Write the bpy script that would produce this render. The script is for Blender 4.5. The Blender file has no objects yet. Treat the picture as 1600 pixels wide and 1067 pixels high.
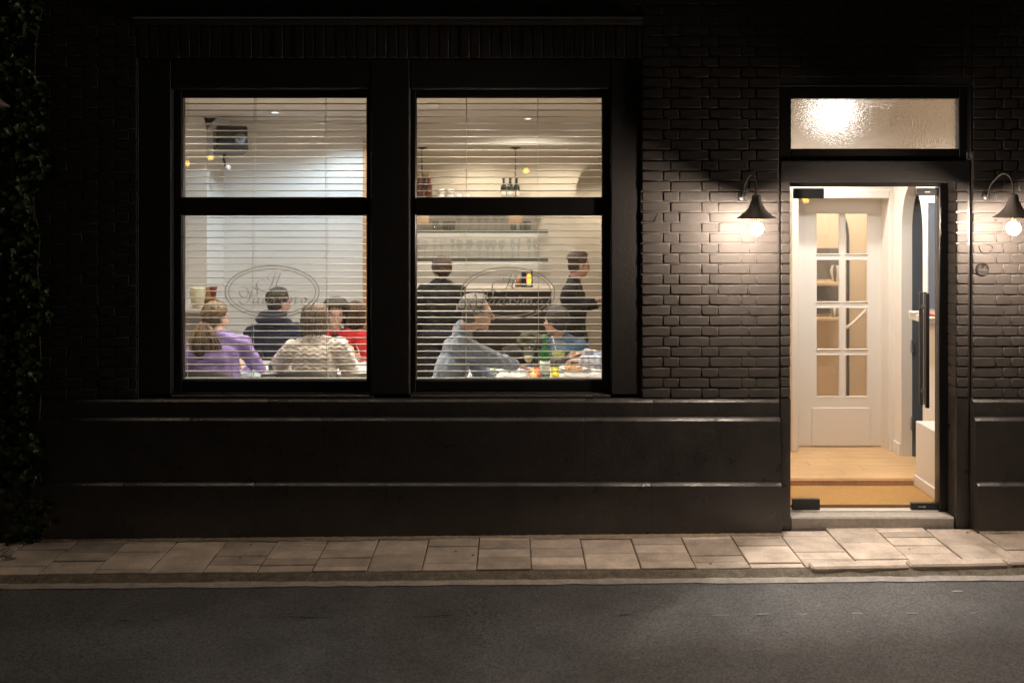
import bpy, bmesh, math, random
import numpy as np
from mathutils import Vector, Matrix, Quaternion

random.seed(7)
SC = bpy.context.scene
COL = SC.collection
PI = math.pi

# ------------------------------------------------------------------ camera
D0 = 6.8          # metres from the lens to the brick face (face at Y = 0, room at +Y)
S = 225.0         # photo pixels per metre on the brick face
CZ = 2.32         # lens height above the pavement
HY = 310.0        # photo row of the horizon
cam = bpy.data.cameras.new('camera')
camo = bpy.data.objects.new('camera', cam)
COL.objects.link(camo)
camo.location = (0, -D0, CZ)
camo.rotation_euler = (PI/2, 0, 0)
cam.sensor_width = 36.0
cam.lens = 36.0*D0/(1600/S)
cam.shift_y = (HY-533.5)/1600.0
cam.clip_start = 0.05
cam.clip_end = 400
cam.dof.use_dof = True
cam.dof.focus_distance = D0-.05
cam.dof.aperture_fstop = 1.6
SC.camera = camo

# ------------------------------------------------------------------ night sky, faint glow of the town
world = bpy.data.worlds.new('World')
SC.world = world
world.use_nodes = True
wn = world.node_tree.nodes
wl = world.node_tree.links
sky = wn.new('ShaderNodeTexSky')
sky.sky_type = 'NISHITA'
sky.sun_disc = False
sky.sun_elevation = math.radians(-3.0)
sky.sun_rotation = math.radians(160)
bg = wn['Background']
bg.inputs['Strength'].default_value = 0.03
wl.new(sky.outputs['Color'], bg.inputs['Color'])
sun = bpy.data.lights.new('sun', 'SUN')
sun.energy = 0.33
sun.angle = math.radians(12)
sun.color = (1.0, 0.80, 0.60)
suno = bpy.data.objects.new('sun', sun)
COL.objects.link(suno)
suno.rotation_euler = (math.radians(.5), math.radians(-9), 0)   # faint street glow from above the road

SC.view_settings.view_transform = 'Standard'
SC.view_settings.look = 'None'
SC.view_settings.exposure = 0.0
SC.view_settings.gamma = 1.0
SC.view_settings.use_curve_mapping = False
SC.render.engine = 'CYCLES'
cy = SC.cycles
cy.use_denoising = True
cy.max_bounces = 8
cy.diffuse_bounces = 4
cy.glossy_bounces = 3
cy.transmission_bounces = 6
cy.transparent_max_bounces = 24
cy.caustics_reflective = False
cy.caustics_refractive = False
cy.sample_clamp_indirect = 4.0
cy.blur_glossy = 0.5

# ------------------------------------------------------------------ helpers: places
def at(px, py, d=0.0):
    """photo pixel seen at d metres behind the brick face -> world point"""
    k = (D0+d)/D0/S
    return Vector(((px-800)*k, d, CZ-(py-HY)*k))
def fx(px, d=0.0): return (px-800)*(D0+d)/D0/S
def fz(py, d=0.0): return CZ-(py-HY)*(D0+d)/D0/S
def on(px, py, z):
    """point of the level plane z that shows at a photo pixel"""
    k = (CZ-z)/(py-HY)
    return Vector(((px-800)*k, k*S*D0-D0, z))

# ------------------------------------------------------------------ helpers: materials
MATS = {}
def mat(name, col, rough=0.5, metal=0.0, spec=0.5, var=0.0, vscale=6.0, bump=0.0, bscale=80.0, bdist=0.002,
        coords='Object', trans=0.0, emit=None, estr=0.0, rnd=0.0, coat=0.0, stretch=None, sheen=0.0, spots=None, rvar=0.0):
    m = bpy.data.materials.new(name)
    m.use_nodes = True
    nt = m.node_tree
    N, L = nt.nodes, nt.links
    b = N['Principled BSDF']
    b.inputs['Base Color'].default_value = (*col, 1)
    b.inputs['Roughness'].default_value = rough
    b.inputs['Metallic'].default_value = metal
    b.inputs['Specular IOR Level'].default_value = spec
    b.inputs['Coat Weight'].default_value = coat
    b.inputs['Sheen Weight'].default_value = sheen
    b.inputs['Transmission Weight'].default_value = trans
    if emit:
        b.inputs['Emission Color'].default_value = (*emit, 1)
        b.inputs['Emission Strength'].default_value = estr
    if var or bump or rnd or spots or rvar:
        if coords == 'pos':
            g = N.new('ShaderNodeNewGeometry'); co = g.outputs['Position']
        else:
            g = N.new('ShaderNodeTexCoord'); co = g.outputs['Object']
        if stretch:
            mp = N.new('ShaderNodeMapping'); mp.inputs['Scale'].default_value = stretch
            L.new(co, mp.inputs['Vector']); co = mp.outputs['Vector']
    last = None
    def scaled(fac_out, lo, hi, prev):
        mr = N.new('ShaderNodeMapRange')
        mr.inputs['From Min'].default_value = 0.25 if prev != 'r' else 0.0
        mr.inputs['From Max'].default_value = 0.75 if prev != 'r' else 1.0
        mr.inputs['To Min'].default_value = lo
        mr.inputs['To Max'].default_value = hi
        L.new(fac_out, mr.inputs['Value'])
        return mr.outputs['Result']
    mul = None
    if var:
        n = N.new('ShaderNodeTexNoise'); n.inputs['Scale'].default_value = vscale
        n.inputs['Detail'].default_value = 6; n.inputs['Roughness'].default_value = 0.65
        L.new(co, n.inputs['Vector'])
        mul = scaled(n.outputs['Fac'], 1-var, 1+var, 'n')
    if rnd:
        oi = N.new('ShaderNodeObjectInfo')
        r = scaled(oi.outputs['Random'], 1-rnd, 1+rnd, 'r')
        if mul is None: mul = r
        else:
            mm = N.new('ShaderNodeMath'); mm.operation = 'MULTIPLY'
            L.new(mul, mm.inputs[0]); L.new(r, mm.inputs[1]); mul = mm.outputs[0]
    if spots:
        v = N.new('ShaderNodeTexVoronoi'); v.inputs['Scale'].default_value = spots[0]
        L.new(co, v.inputs['Vector'])
        sx = N.new('ShaderNodeSeparateColor'); L.new(v.outputs['Color'], sx.inputs['Color'])
        r = scaled(sx.outputs[0], 1-spots[1], 1+spots[1], 'r')
        if mul is None: mul = r
        else:
            mm = N.new('ShaderNodeMath'); mm.operation = 'MULTIPLY'
            L.new(mul, mm.inputs[0]); L.new(r, mm.inputs[1]); mul = mm.outputs[0]
    if mul is not None:
        vm = N.new('ShaderNodeVectorMath'); vm.operation = 'SCALE'
        vm.inputs[0].default_value = col
        L.new(mul, vm.inputs['Scale'])
        L.new(vm.outputs['Vector'], b.inputs['Base Color'])
    if rvar:
        n = N.new('ShaderNodeTexNoise'); n.inputs['Scale'].default_value = vscale*1.7
        n.inputs['Detail'].default_value = 4
        L.new(co, n.inputs['Vector'])
        L.new(scaled(n.outputs['Fac'], rough-rvar, rough+rvar, 'n'), b.inputs['Roughness'])
    if bump:
        n = N.new('ShaderNodeTexNoise'); n.inputs['Scale'].default_value = bscale
        n.inputs['Detail'].default_value = 5; n.inputs['Roughness'].default_value = 0.6
        L.new(co, n.inputs['Vector'])
        bp = N.new('ShaderNodeBump'); bp.inputs['Strength'].default_value = bump
        bp.inputs['Distance'].default_value = bdist
        L.new(n.outputs['Fac'], bp.inputs['Height'])
        L.new(bp.outputs['Normal'], b.inputs['Normal'])
    MATS[name] = m
    return m

def glass_mat(name, tint=(1, 1, 1), gloss=1.0, rough=0.0, haze=0.0):
    """clear pane: what is behind shows through, a Fresnel share of the street is mirrored"""
    m = bpy.data.materials.new(name); m.use_nodes = True
    nt = m.node_tree; N, L = nt.nodes, nt.links
    N.remove(N['Principled BSDF'])
    out = N['Material Output']
    t = N.new('ShaderNodeBsdfTransparent'); t.inputs['Color'].default_value = (*tint, 1)
    g = N.new('ShaderNodeBsdfGlossy'); g.inputs['Roughness'].default_value = rough
    f = N.new('ShaderNodeLayerWeight'); f.inputs['Blend'].default_value = .5      # Schlick: same from both sides of the sheet
    pw = N.new('ShaderNodeMath'); pw.operation = 'POWER'; pw.inputs[1].default_value = 5.0
    L.new(f.outputs['Facing'], pw.inputs[0])
    mu = N.new('ShaderNodeMath'); mu.operation = 'MULTIPLY_ADD'; mu.inputs[1].default_value = .96*gloss; mu.inputs[2].default_value = .04*gloss
    L.new(pw.outputs[0], mu.inputs[0])
    mx = N.new('ShaderNodeMixShader')
    L.new(mu.outputs[0], mx.inputs[0]); L.new(t.outputs[0], mx.inputs[1]); L.new(g.outputs[0], mx.inputs[2])
    res = mx.outputs[0]
    if haze:
        df = N.new('ShaderNodeBsdfTranslucent'); df.inputs['Color'].default_value = (.9, .9, .9, 1)
        m2 = N.new('ShaderNodeMixShader'); m2.inputs[0].default_value = haze
        L.new(res, m2.inputs[1]); L.new(df.outputs[0], m2.inputs[2]); res = m2.outputs[0]
    L.new(res, out.inputs['Surface'])
    MATS[name] = m
    return m

def emit_mat(name, col, strength):
    m = bpy.data.materials.new(name); m.use_nodes = True
    nt = m.node_tree; N, L = nt.nodes, nt.links
    N.remove(N['Principled BSDF'])
    e = N.new('ShaderNodeEmission'); e.inputs['Color'].default_value = (*col, 1); e.inputs['Strength'].default_value = strength
    L.new(e.outputs[0], N['Material Output'].inputs['Surface'])
    MATS[name] = m
    return m

# ------------------------------------------------------------------ helpers: meshes
class MB:
    def __init__(self): self.v = []; self.f = []; self.s = []; self.mi = []; self.cur = 0
    def add(self, vs, fs, smooth=False):
        o = len(self.v); self.v += [tuple(p) for p in vs]
        for i, f in enumerate(fs):
            self.f.append(tuple(o+j for j in f))
            self.s.append(smooth if isinstance(smooth, bool) else smooth[i]); self.mi.append(self.cur)
        return self
    def box(self, x0, x1, y0, y1, z0, z1):
        vs = [(x, y, z) for x in (x0, x1) for y in (y0, y1) for z in (z0, z1)]
        return self.add(vs, [(0, 1, 3, 2), (4, 6, 7, 5), (0, 4, 5, 1), (2, 3, 7, 6), (0, 2, 6, 4), (1, 5, 7, 3)])
    def cbox(self, x0, x1, y0, y1, z0, z1, b=0.004, M=None):
        """box with chamfered edges"""
        b = min(b, (x1-x0)*.45, (y1-y0)*.45, (z1-z0)*.45)
        vs = []; idx = {}
        for i, (xa, xb) in enumerate(((x0, x0+b), (x1, x1-b))):
            for j, (ya, yb) in enumerate(((y0, y0+b), (y1, y1-b))):
                for k, (za, zb) in enumerate(((z0, z0+b), (z1, z1-b))):
                    idx[i, j, k, 'x'] = len(vs); vs.append((xa, yb, zb))
                    idx[i, j, k, 'y'] = len(vs); vs.append((xb, ya, zb))
                    idx[i, j, k, 'z'] = len(vs); vs.append((xb, yb, za))
        I = idx; fs = []
        for i in (0, 1): fs.append([I[i, 0, 0, 'x'], I[i, 0, 1, 'x'], I[i, 1, 1, 'x'], I[i, 1, 0, 'x']][::(1 if i == 0 else -1)])
        for j in (0, 1): fs.append([I[0, j, 0, 'y'], I[1, j, 0, 'y'], I[1, j, 1, 'y'], I[0, j, 1, 'y']][::(1 if j == 0 else -1)])
        for k in (0, 1): fs.append([I[0, 0, k, 'z'], I[0, 1, k, 'z'], I[1, 1, k, 'z'], I[1, 0, k, 'z']][::(1 if k == 0 else -1)])
        for j in (0, 1):
            for k in (0, 1):
                f = [I[0, j, k, 'y'], I[0, j, k, 'z'], I[1, j, k, 'z'], I[1, j, k, 'y']]
                fs.append(f if j == k else f[::-1])
        for i in (0, 1):
            for k in (0, 1):
                f = [I[i, 0, k, 'x'], I[i, 1, k, 'x'], I[i, 1, k, 'z'], I[i, 0, k, 'z']]
                fs.append(f if i == k else f[::-1])
        for i in (0, 1):
            for j in (0, 1):
                f = [I[i, j, 0, 'x'], I[i, j, 0, 'y'], I[i, j, 1, 'y'], I[i, j, 1, 'x']]
                fs.append(f if i == j else f[::-1])
        for i in (0, 1):
            for j in (0, 1):
                for k in (0, 1):
                    f = [I[i, j, k, 'x'], I[i, j, k, 'z'], I[i, j, k, 'y']]
                    fs.append(f if (i+j+k) % 2 == 0 else f[::-1])
        if M is not None: vs = [M @ Vector(p) for p in vs]
        return self.add(vs, fs)
    def lathe(self, prof, c=(0, 0, 0), n=20, M=None, smooth=True):
        """prof: list of (r, z) from one end to the other"""
        vs = []; fs = []
        for r, z in prof:
            for i in range(n):
                a = 2*PI*i/n
                vs.append(Vector((max(r, 1e-5)*math.cos(a), max(r, 1e-5)*math.sin(a), z)))
        for j in range(len(prof)-1):
            for i in range(n):
                i2 = (i+1) % n
                fs.append((j*n+i, j*n+i2, (j+1)*n+i2, (j+1)*n+i))
        if prof[0][0] > 1e-4: fs.append(tuple(range(n))[::-1])
        if prof[-1][0] > 1e-4: fs.append(tuple((len(prof)-1)*n+i for i in range(n)))
        if M is not None: vs = [M @ p for p in vs]
        c = Vector(c)
        return self.add([p+c for p in vs], fs, smooth)
    def tube(self, pts, rad, n=8, smooth=True, flat=1.0):
        pts = [Vector(p) for p in pts]
        if not hasattr(rad, '__len__'): rad = [rad]*len(pts)
        vs = []; fs = []
        up = None
        for i, p in enumerate(pts):
            t = (pts[min(i+1, len(pts)-1)]-pts[max(i-1, 0)])
            if t.length < 1e-9: t = Vector((0, 0, 1))
            t.normalize()
            if up is None:
                up = Vector((0, 0, 1)) if abs(t.z) < .9 else Vector((0, 1, 0))
            a = t.cross(up)
            if a.length < 1e-6: a = t.orthogonal()
            a.normalize()
            b = a.cross(t).normalized(); up = b
            for j in range(n):
                w = 2*PI*j/n
                vs.append(p+a*math.cos(w)*rad[i]+b*math.sin(w)*rad[i]*flat)
        for i in range(len(pts)-1):
            for j in range(n):
                j2 = (j+1) % n
                fs.append((i*n+j, i*n+j2, (i+1)*n+j2, (i+1)*n+j))
        fs.append(tuple(range(n))[::-1]); fs.append(tuple((len(pts)-1)*n+j for j in range(n)))
        return self.add(vs, fs, smooth)
    def prism(self, poly, y0, y1, axis='y', smooth=False):
        """outline in two axes pushed along the third; axis = the direction of extrusion"""
        def P(u, w, t):
            return {'y': (u, t, w), 'x': (t, u, w), 'z': (u, w, t)}[axis]
        n = len(poly)
        vs = [P(u, w, y0) for u, w in poly]+[P(u, w, y1) for u, w in poly]
        fs = [tuple(range(n)), tuple(range(2*n-1, n-1, -1))]+[(i, i+n, (i+1) % n+n, (i+1) % n) for i in range(n)]
        return self.add(vs, fs, [False, False]+[smooth]*n)
    def cap(self, a, b, ra, rb, n=12, m=4):
        """tapered capsule, closed"""
        a = Vector(a); b = Vector(b); t = b-a; l = t.length
        if l < 1e-6: t = Vector((0, 0, 1)); l = 1e-6
        t = t.normalized()
        pts = []; rad = []
        for i in range(m+1):
            w = PI/2*i/m; pts.append(a-t*ra*math.cos(w)); rad.append(max(ra*math.sin(w), 1e-4))
        for i in range(m+1):
            w = PI/2*i/m; pts.append(b+t*rb*math.sin(w)); rad.append(max(rb*math.cos(w), 1e-4))
        o = t.orthogonal().normalized(); q = t.cross(o)
        vs = []; fs = []
        for p, r in zip(pts, rad):
            for j in range(n):
                w = 2*PI*j/n; vs.append(p+o*math.cos(w)*r+q*math.sin(w)*r)
        for i in range(len(pts)-1):
            for j in range(n):
                j2 = (j+1) % n; fs.append((i*n+j, i*n+j2, (i+1)*n+j2, (i+1)*n+j))
        fs.append(tuple(range(n))[::-1]); fs.append(tuple((len(pts)-1)*n+j for j in range(n)))
        return self.add(vs, fs, True)
    def ell(self, c, r, M=None, n=16, m=10):
        """ellipsoid with half axes r; M = 3x3 axes"""
        vs = []; fs = []
        M = M or Matrix.Identity(3)
        c = Vector(c)
        for i in range(m+1):
            w = PI*i/m
            for j in range(n):
                u = 2*PI*j/n
                s = max(math.sin(w), 1e-3)
                vs.append(c+M @ Vector((r[0]*s*math.cos(u), r[1]*s*math.sin(u), -r[2]*math.cos(w))))
        for i in range(m):
            for j in range(n):
                j2 = (j+1) % n; fs.append((i*n+j, i*n+j2, (i+1)*n+j2, (i+1)*n+j))
        fs.append(tuple(range(n))[::-1]); fs.append(tuple(m*n+j for j in range(n)))
        return self.add(vs, fs, True)
    def mesh(self, name, mats, origin=(0, 0, 0)):
        me = bpy.data.meshes.new(name)
        o = Vector(origin)
        me.from_pydata([tuple(Vector(p)-o) for p in self.v], [], self.f)
        me.polygons.foreach_set('use_smooth', self.s)
        if not isinstance(mats, (list, tuple)): mats = [mats]
        for m in mats: me.materials.append(m)
        if len(mats) > 1: me.polygons.foreach_set('material_index', self.mi)
        me.update()
        return me
    def build(self, name, mats, parent=None, origin=None):
        o_ = Vector(origin) if origin is not None else Vector((0, 0, 0))
        if parent is not None and origin is None: o_ = Vector(parent.get('_o', (0, 0, 0)))
        ob = bpy.data.objects.new(name, self.mesh(name, mats, o_))
        COL.objects.link(ob)
        if parent is not None:
            ob.parent = parent
            ob.location = o_-Vector(parent.get('_o', (0, 0, 0)))
        else:
            ob.location = o_
        ob['_o'] = tuple(o_)
        return ob

def obj(name, me, parent=None, loc=(0, 0, 0)):
    ob = bpy.data.objects.new(name, me); COL.objects.link(ob)
    ob.location = loc
    if parent is not None:
        ob.parent = parent
        ob.location = Vector(loc)-Vector(parent.get('_o', (0, 0, 0)))
    ob['_o'] = tuple(loc)
    return ob
def tag(o, label=None, cat=None, group=None, kind=None):
    if label: o['label'] = label
    if cat: o['category'] = cat
    if group: o['group'] = group
    if kind: o['kind'] = kind
    return o
def thing(name, label, cat, loc=(0, 0, 0), group=None):
    o = bpy.data.objects.new(name, None); COL.objects.link(o)
    o.location = loc; o['_o'] = tuple(loc); o.empty_display_size = .1
    return tag(o, label, cat, group)
def struct(o): o['kind'] = 'structure'; return o
def copy_tree(o, parent=None, loc=None):
    c = o.copy(); COL.objects.link(c); c.parent = parent
    if loc is not None: c.location = loc; c['_o'] = tuple(loc)
    for ch in [x for x in o.children]: copy_tree(ch, c)
    return c
def remeshed(mb, voxel=0.008, smooth=3, dec=1.0):
    me = mb.mesh('tmp', [])
    ob = bpy.data.objects.new('tmp', me); COL.objects.link(ob)
    r = ob.modifiers.new('r', 'REMESH'); r.mode = 'VOXEL'; r.voxel_size = voxel; r.use_smooth_shade = True
    if smooth:
        s = ob.modifiers.new('s', 'SMOOTH'); s.iterations = smooth; s.factor = .5
    if dec < 1:
        d = ob.modifiers.new('d', 'DECIMATE'); d.ratio = dec
    dg = bpy.context.evaluated_depsgraph_get()
    out = bpy.data.meshes.new_from_object(ob.evaluated_get(dg))
    bpy.data.objects.remove(ob); bpy.data.meshes.remove(me)
    out.polygons.foreach_set('use_smooth', [True]*len(out.polygons))
    return out
def catmull(pts, n=8):
    P = [Vector(p) for p in pts]
    P = [P[0]*2-P[1]]+P+[P[-1]*2-P[-2]]
    out = []
    for i in range(1, len(P)-2):
        a, b, c, d = P[i-1:i+3]
        for k in range(n):
            t = k/n
            out.append(.5*((2*b)+(c-a)*t+(2*a-5*b+4*c-d)*t*t+(3*b-a-3*c+d)*t**3))
    out.append(P[-2])
    return out

# ------------------------------------------------------------------ indoor materials
cream = mat('cream_paint', (.66, .60, .52), .7, var=.03, vscale=3, coords='pos')
wallw = mat('white_wall', (.68, .66, .62), .75, var=.03, vscale=2.5, bump=.2, bscale=120, coords='pos')
wallb = mat('cream_wall', (.64, .585, .49), .75, var=.04, vscale=2.5, bump=.2, bscale=120, coords='pos')
ceilm = mat('ceiling_white', (.66, .61, .54), .8)
white = mat('white_lacquer', (.80, .76, .71), .38, coords='pos')
hallw = mat('hall_plaster', (.76, .71, .65), .7, coords='pos')
navy = mat('navy_paint', (.045, .06, .085), .5)
woodl = mat('oak_boards', (.62, .40, .20), .45, var=.18, vscale=3, stretch=(1.0, 14, 1), coords='pos')
matm = mat('coir_mat', (.45, .24, .065), .95, var=.3, vscale=60, bump=1, bscale=300, bdist=.004, coords='pos')
counterf = mat('dark_bar_front', (.030, .021, .015), .45, var=.2, vscale=4, stretch=(6, 6, .6))
countert = mat('pale_bar_top', (.62, .52, .40), .35)
woodd = mat('orange_wood', (.50, .27, .12), .5, var=.2, vscale=6, stretch=(8, 8, .6))
darkfl = mat('dark_wood_floor', (.17, .10, .055), .45, var=.3, vscale=4, stretch=(1, 9, 1), coords='pos')
slatm = mat('blind_slat', (.84, .80, .72), .75, spec=.12)
cordm = mat('blind_cord', (.60, .57, .50), .8)
chairm = mat('black_chair', (.018, .016, .015), .4)
linen = mat('white_linen', (.62, .62, .64), .8, var=.06, vscale=8, bump=.3, bscale=30)
china = mat('white_china', (.78, .77, .76), .18, spec=.6)
stonet = mat('pale_stone', (.62, .57, .50), .3, var=.2, vscale=18)

# ------------------------------------------------------------------ materials
paint = mat('black_brick_paint', (.062, .054, .049), .58, spec=.25, var=.22, vscale=9, bump=.7, bscale=110, bdist=.002, coords='pos', rvar=.16)
mortar = mat('painted_mortar', (.058, .050, .045), .55, var=.2, vscale=20, bump=.8, bscale=110, bdist=.003, coords='pos')
plinthm = mat('black_plinth_paint', (.043, .038, .036), .36, spec=.8, var=.30, vscale=5, bump=.7, bscale=45, bdist=.004, coords='pos', rvar=.14)
plaster = mat('black_render', (.020, .0175, .016), .6, var=.2, vscale=14, bump=.9, bscale=120, bdist=.003, coords='pos')
framem = mat('black_frame_gloss', (.014, .013, .013), .30, var=.1, vscale=10, bump=.15, bscale=60, bdist=.001, coords='pos')
glass = glass_mat('window_glass', haze=.012)
iglass = glass_mat('drinking_glass', tint=(.93, .95, .95), gloss=1.2, haze=.03)
stepm = mat('blue_stone', (.46, .42, .38), .6, var=.25, vscale=25, bump=.6, bscale=150, coords='pos')
slabm = mat('paving_slab', (.54, .455, .385), .78, var=.38, vscale=5, rnd=.26, bump=.7, bscale=130, bdist=.003, coords='pos', spots=(260, .16))
jointm = mat('sandy_joint', (.16, .135, .10), .95, var=.5, vscale=30, bump=1, bscale=160, bdist=.006, coords='pos')
kerbm = mat('gritty_kerb', (.17, .145, .11), .9, var=.55, vscale=18, bump=1, bscale=120, bdist=.008, coords='pos', spots=(190, .35))
gutterm = mat('concrete_gutter', (.36, .33, .30), .8, var=.3, vscale=14, bump=.8, bscale=150, bdist=.003, coords='pos', spots=(220, .25))
asphalt = mat('asphalt', (.096, .097, .099), .55, spec=.5, var=.38, vscale=1.6, bump=1, bscale=150, bdist=.006, coords='pos', spots=(120, .55), rvar=.08)
fleckm = mat('pale_fleck_grey', (.30, .28, .26), .7, var=.4, vscale=40, coords='pos')
lampm = mat('lamp_enamel', (.30, .27, .245), .5, var=.12, vscale=20)
lampin = mat('lamp_enamel_white', (.75, .72, .66), .4)
bulbm = emit_mat('lit_bulb', (1.0, .82, .66), 1020)
brassm = mat('brass', (.55, .40, .18), .35, metal=1)
leafm = mat('ivy_leaf', (.05, .085, .025), .38, var=.5, vscale=9, coords='pos')
stemm = mat('ivy_stem', (.09, .065, .04), .8)
blackm = mat('black_metal', (.012, .012, .013), .35, metal=0)
steelm = mat('brushed_steel', (.45, .45, .46), .3, metal=1)

# ------------------------------------------------------------------ street
mb = MB()
mb.add([(-90, -.825, -.035), (90, -.825, -.035), (90, -120, -.035), (-90, -120, -.035)], [(0, 3, 2, 1)])
struct(mb.build('road', asphalt))
mb = MB(); mb.box(-20, 20, -.82, 25, -.5, -.05)
struct(mb.build('ground', jointm))
# thin pale flecks on the road surface, each its own piece
mk = None
road = bpy.data.objects['road']
for x0, x1, y, w in ((1112, 1140, 963, .012), (1180, 1202, 962, .016), (1244, 1262, 962.3, .014), (1330, 1349, 962, .017),
                     (1416, 1435, 962.6, .015), (1514, 1525, 963, .010), (1487, 1504, 929, .030), (985, 1003, 1029, .010)):
    a = on(x0, y, -.031); b = on(x1, y, -.031)
    mb = MB(); n = 7; vs = []
    for i in range(n+1):
        t = i/n; e = .35+.65*math.sin(PI*(t*.9+.05))
        x = a.x+(b.x-a.x)*t
        vs += [(x, a.y-.5*w*e*random.uniform(.5, 1.3), -.031), (x, a.y+.5*w*e*random.uniform(.5, 1.3), -.031)]
    mb.add(vs, [(2*i, 2*i+2, 2*i+3, 2*i+1) for i in range(n)])
    mb.build('pale_fleck', fleckm, road)

# pavement: bed + single slabs, column by column
mb = MB(); mb.box(-20, 20, -.672, .0, -.05, -.012)
pav = struct(mb.build('pavement', jointm))
SLABX, SLABD = .344, .300
rng = random.Random(3)
def slab_mesh(w, d):
    m = MB(); m.cbox(-w/2, w/2, -d/2, d/2, -.05, 0, .004); return m.mesh('slab', slabm)
slabs = {}
for n in range(-13, 15):
    x0 = .121+SLABX*n
    off = [0.0, .15, .05, .20][(n*3) % 4]+rng.uniform(-.01, .01)
    y = .0+off
    while y > -.66:
        y1 = min(y, .0 if not (2.0 < x0 < 3.2) else .06); y0 = max(y-SLABD, -.668)
        d = y1-y0
        if d > .035:
            key = round(d, 2)
            if key not in slabs: slabs[key] = slab_mesh(SLABX-.007, key-.006)
            if d > .2 and rng.random() < .35:                 # some slabs are laid as two halves
                for sx in (-1, 1):
                    kk = ('h', key)
                    if kk not in slabs: slabs[kk] = slab_mesh(SLABX-.007, key/2-.005)
                    o = obj('paving_slab', slabs[kk], pav, (x0+SLABX/2, (y0+y1)/2+sx*key/4, rng.uniform(-.004, .003)-.001))
                    o.rotation_euler = (rng.uniform(-.012, .012), rng.uniform(-.01, .01), rng.uniform(-.01, .01))
                y -= SLABD
                continue
            o = obj('paving_slab', slabs[key], pav, (x0+SLABX/2, (y0+y1)/2, rng.uniform(-.005, .003)-.001))
            o.rotation_euler = (rng.uniform(-.010, .010), rng.uniform(-.008, .008), rng.uniform(-.013, .013))
        y -= SLABD
# edge strip of grit and moss, kerb stones proud of it on the right
mb = MB(); n = 240; vs = []
for i in range(n+1):
    x = -9+18*i/n
    vs += [(x, -.665+rng.uniform(-.008, .012), -.013), (x, -.69+rng.uniform(-.01, .01), -.006+rng.uniform(-.006, .006)),
           (x, -.72+rng.uniform(-.008, .008), -.016+rng.uniform(-.006, .006)), (x, -.765+rng.uniform(-.012, .012), -.032)]
mb.add(vs, [(4*i+j, 4*i+j+1, 4*i+5+j, 4*i+4+j) for i in range(n) for j in range(3)], True)
struct(mb.build('kerb', kerbm))
kerb = bpy.data.objects['kerb']
for i in range(5):
    x0 = 1.86+i*.62
    mb = MB()
    M = Matrix.Translation((x0+.31, -.665+.012*i, -.002+.004*i)) @ Matrix.Rotation(.02, 4, 'Z')
    mb.cbox(-.305, .305, -.05, .05, -.05, .018, .012, M)
    mb.build('kerb_stone', slabm, kerb)
mb = MB(); n = 160; vs = []
for i in range(n+1):
    x = -10+20*i/n
    vs += [(x, -.752+rng.uniform(-.008, .008), -.030), (x, -.795, -.028), (x, -.838+rng.uniform(-.009, .009), -.0302)]
mb.add(vs, [(3*i+j, 3*i+j+1, 3*i+4+j, 3*i+3+j) for i in range(n) for j in range(2)], True)
struct(mb.build('gutter', gutterm))

crackm = mat('asphalt_crack', (.025, .023, .021), .9)
for x0, x1, y in ((178, 210, 964), (228, 250, 963.5), (430, 520, 961), (640, 712, 961), (955, 995, 962)):
    mb = MB(); n = 14; vs = []
    for i in range(n+1):
        t = i/n; c = on(x0+(x1-x0)*t, y+1.2*math.sin(t*7+x0), -.0315)
        w = .005*math.sin(PI*(t*.96+.02))*random.uniform(.4, 1.3)
        vs += [(c.x, c.y-w, -.0315), (c.x, c.y+w, -.0315)]
    mb.add(vs, [(2*i, 2*i+2, 2*i+3, 2*i+1) for i in range(n)])
    mb.build('road_crack', crackm, road)
gumm = mat('gum_spot', (.10, .09, .08), .8)
for i in range(9):
    x = rng.uniform(-3.4, 3.4); y = rng.uniform(-.62, -.06); r = rng.uniform(.005, .011); mb = MB()
    mb.lathe([(r, 0), (r*.8, .0015), (.0004, .002)], (x, y, .003), 9)
    mb.build('gum_spot', gumm, pav)
sandm = mat('sandy_edge', (.36, .29, .21), .95, var=.4, vscale=30, bump=1, bscale=160, bdist=.006, coords='pos')
for xa, xb in ((-3.3, 1.86), (3.2, 4.2)):
    mb = MB(); n = int((xb-xa)*45); vs = []; w = .02
    for i in range(n+1):
        x = xa+(xb-xa)*i/n; w = max(.004, min(.05, w+rng.uniform(-.009, .009)))
        vs += [(x, -.08, .012+rng.uniform(0, .005)), (x, -.090-w*.45, .008+rng.uniform(0, .004)), (x, -.090-w, .0005)]
    mb.add(vs, [(3*i+j, 3*i+j+1, 3*i+4+j, 3*i+3+j) for i in range(n) for j in range(2)], True)
    mb.build('sandy_edge', sandm, pav)
for nm in ('road', 'ground', 'pavement', 'kerb', 'gutter'):
    bpy.data.objects[nm].rotation_euler = (0, -.0085, 0)      # the street climbs a little to the right
# ------------------------------------------------------------------ the restaurant front
front = thing('restaurant_building', 'black painted brick restaurant front with two large windows and an open lit doorway', 'building', (0, 0, 0))
ZB = fz(622.7)         # foot of the brickwork
PITCH = 16.17/S
TOP = fz(-90)
W1L, W1R, W2L, W2R = 266, 578, 640, 955      # window openings
WT, WBt = 139, 618
SL, SR, ST = 215, 1001.5, 91                  # rendered surround
JL, JR = 1237, 1497                           # doorway
SURL, SURR = 1221, 1518.5                      # brick surround of the door
MY = .0075
# core walls: mortar plane behind the bricks
mb = MB()
mb.box(-9, fx(SL), MY, .30, 0, TOP)
mb.box(fx(SL), fx(SR), MY, .30, fz(ST), TOP)
mb.box(fx(SR), fx(SURL-3), MY, .30, 0, TOP)
mb.box(fx(SURR+2), 7, MY, .30, 0, TOP)
mb.box(fx(SURL-3), fx(SURR+2), MY, .30, fz(133), TOP)
mb.box(fx(SL), fx(SR), .1, .30, 0, ZB-.01)
mb.build('wall', mortar, front)
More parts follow.
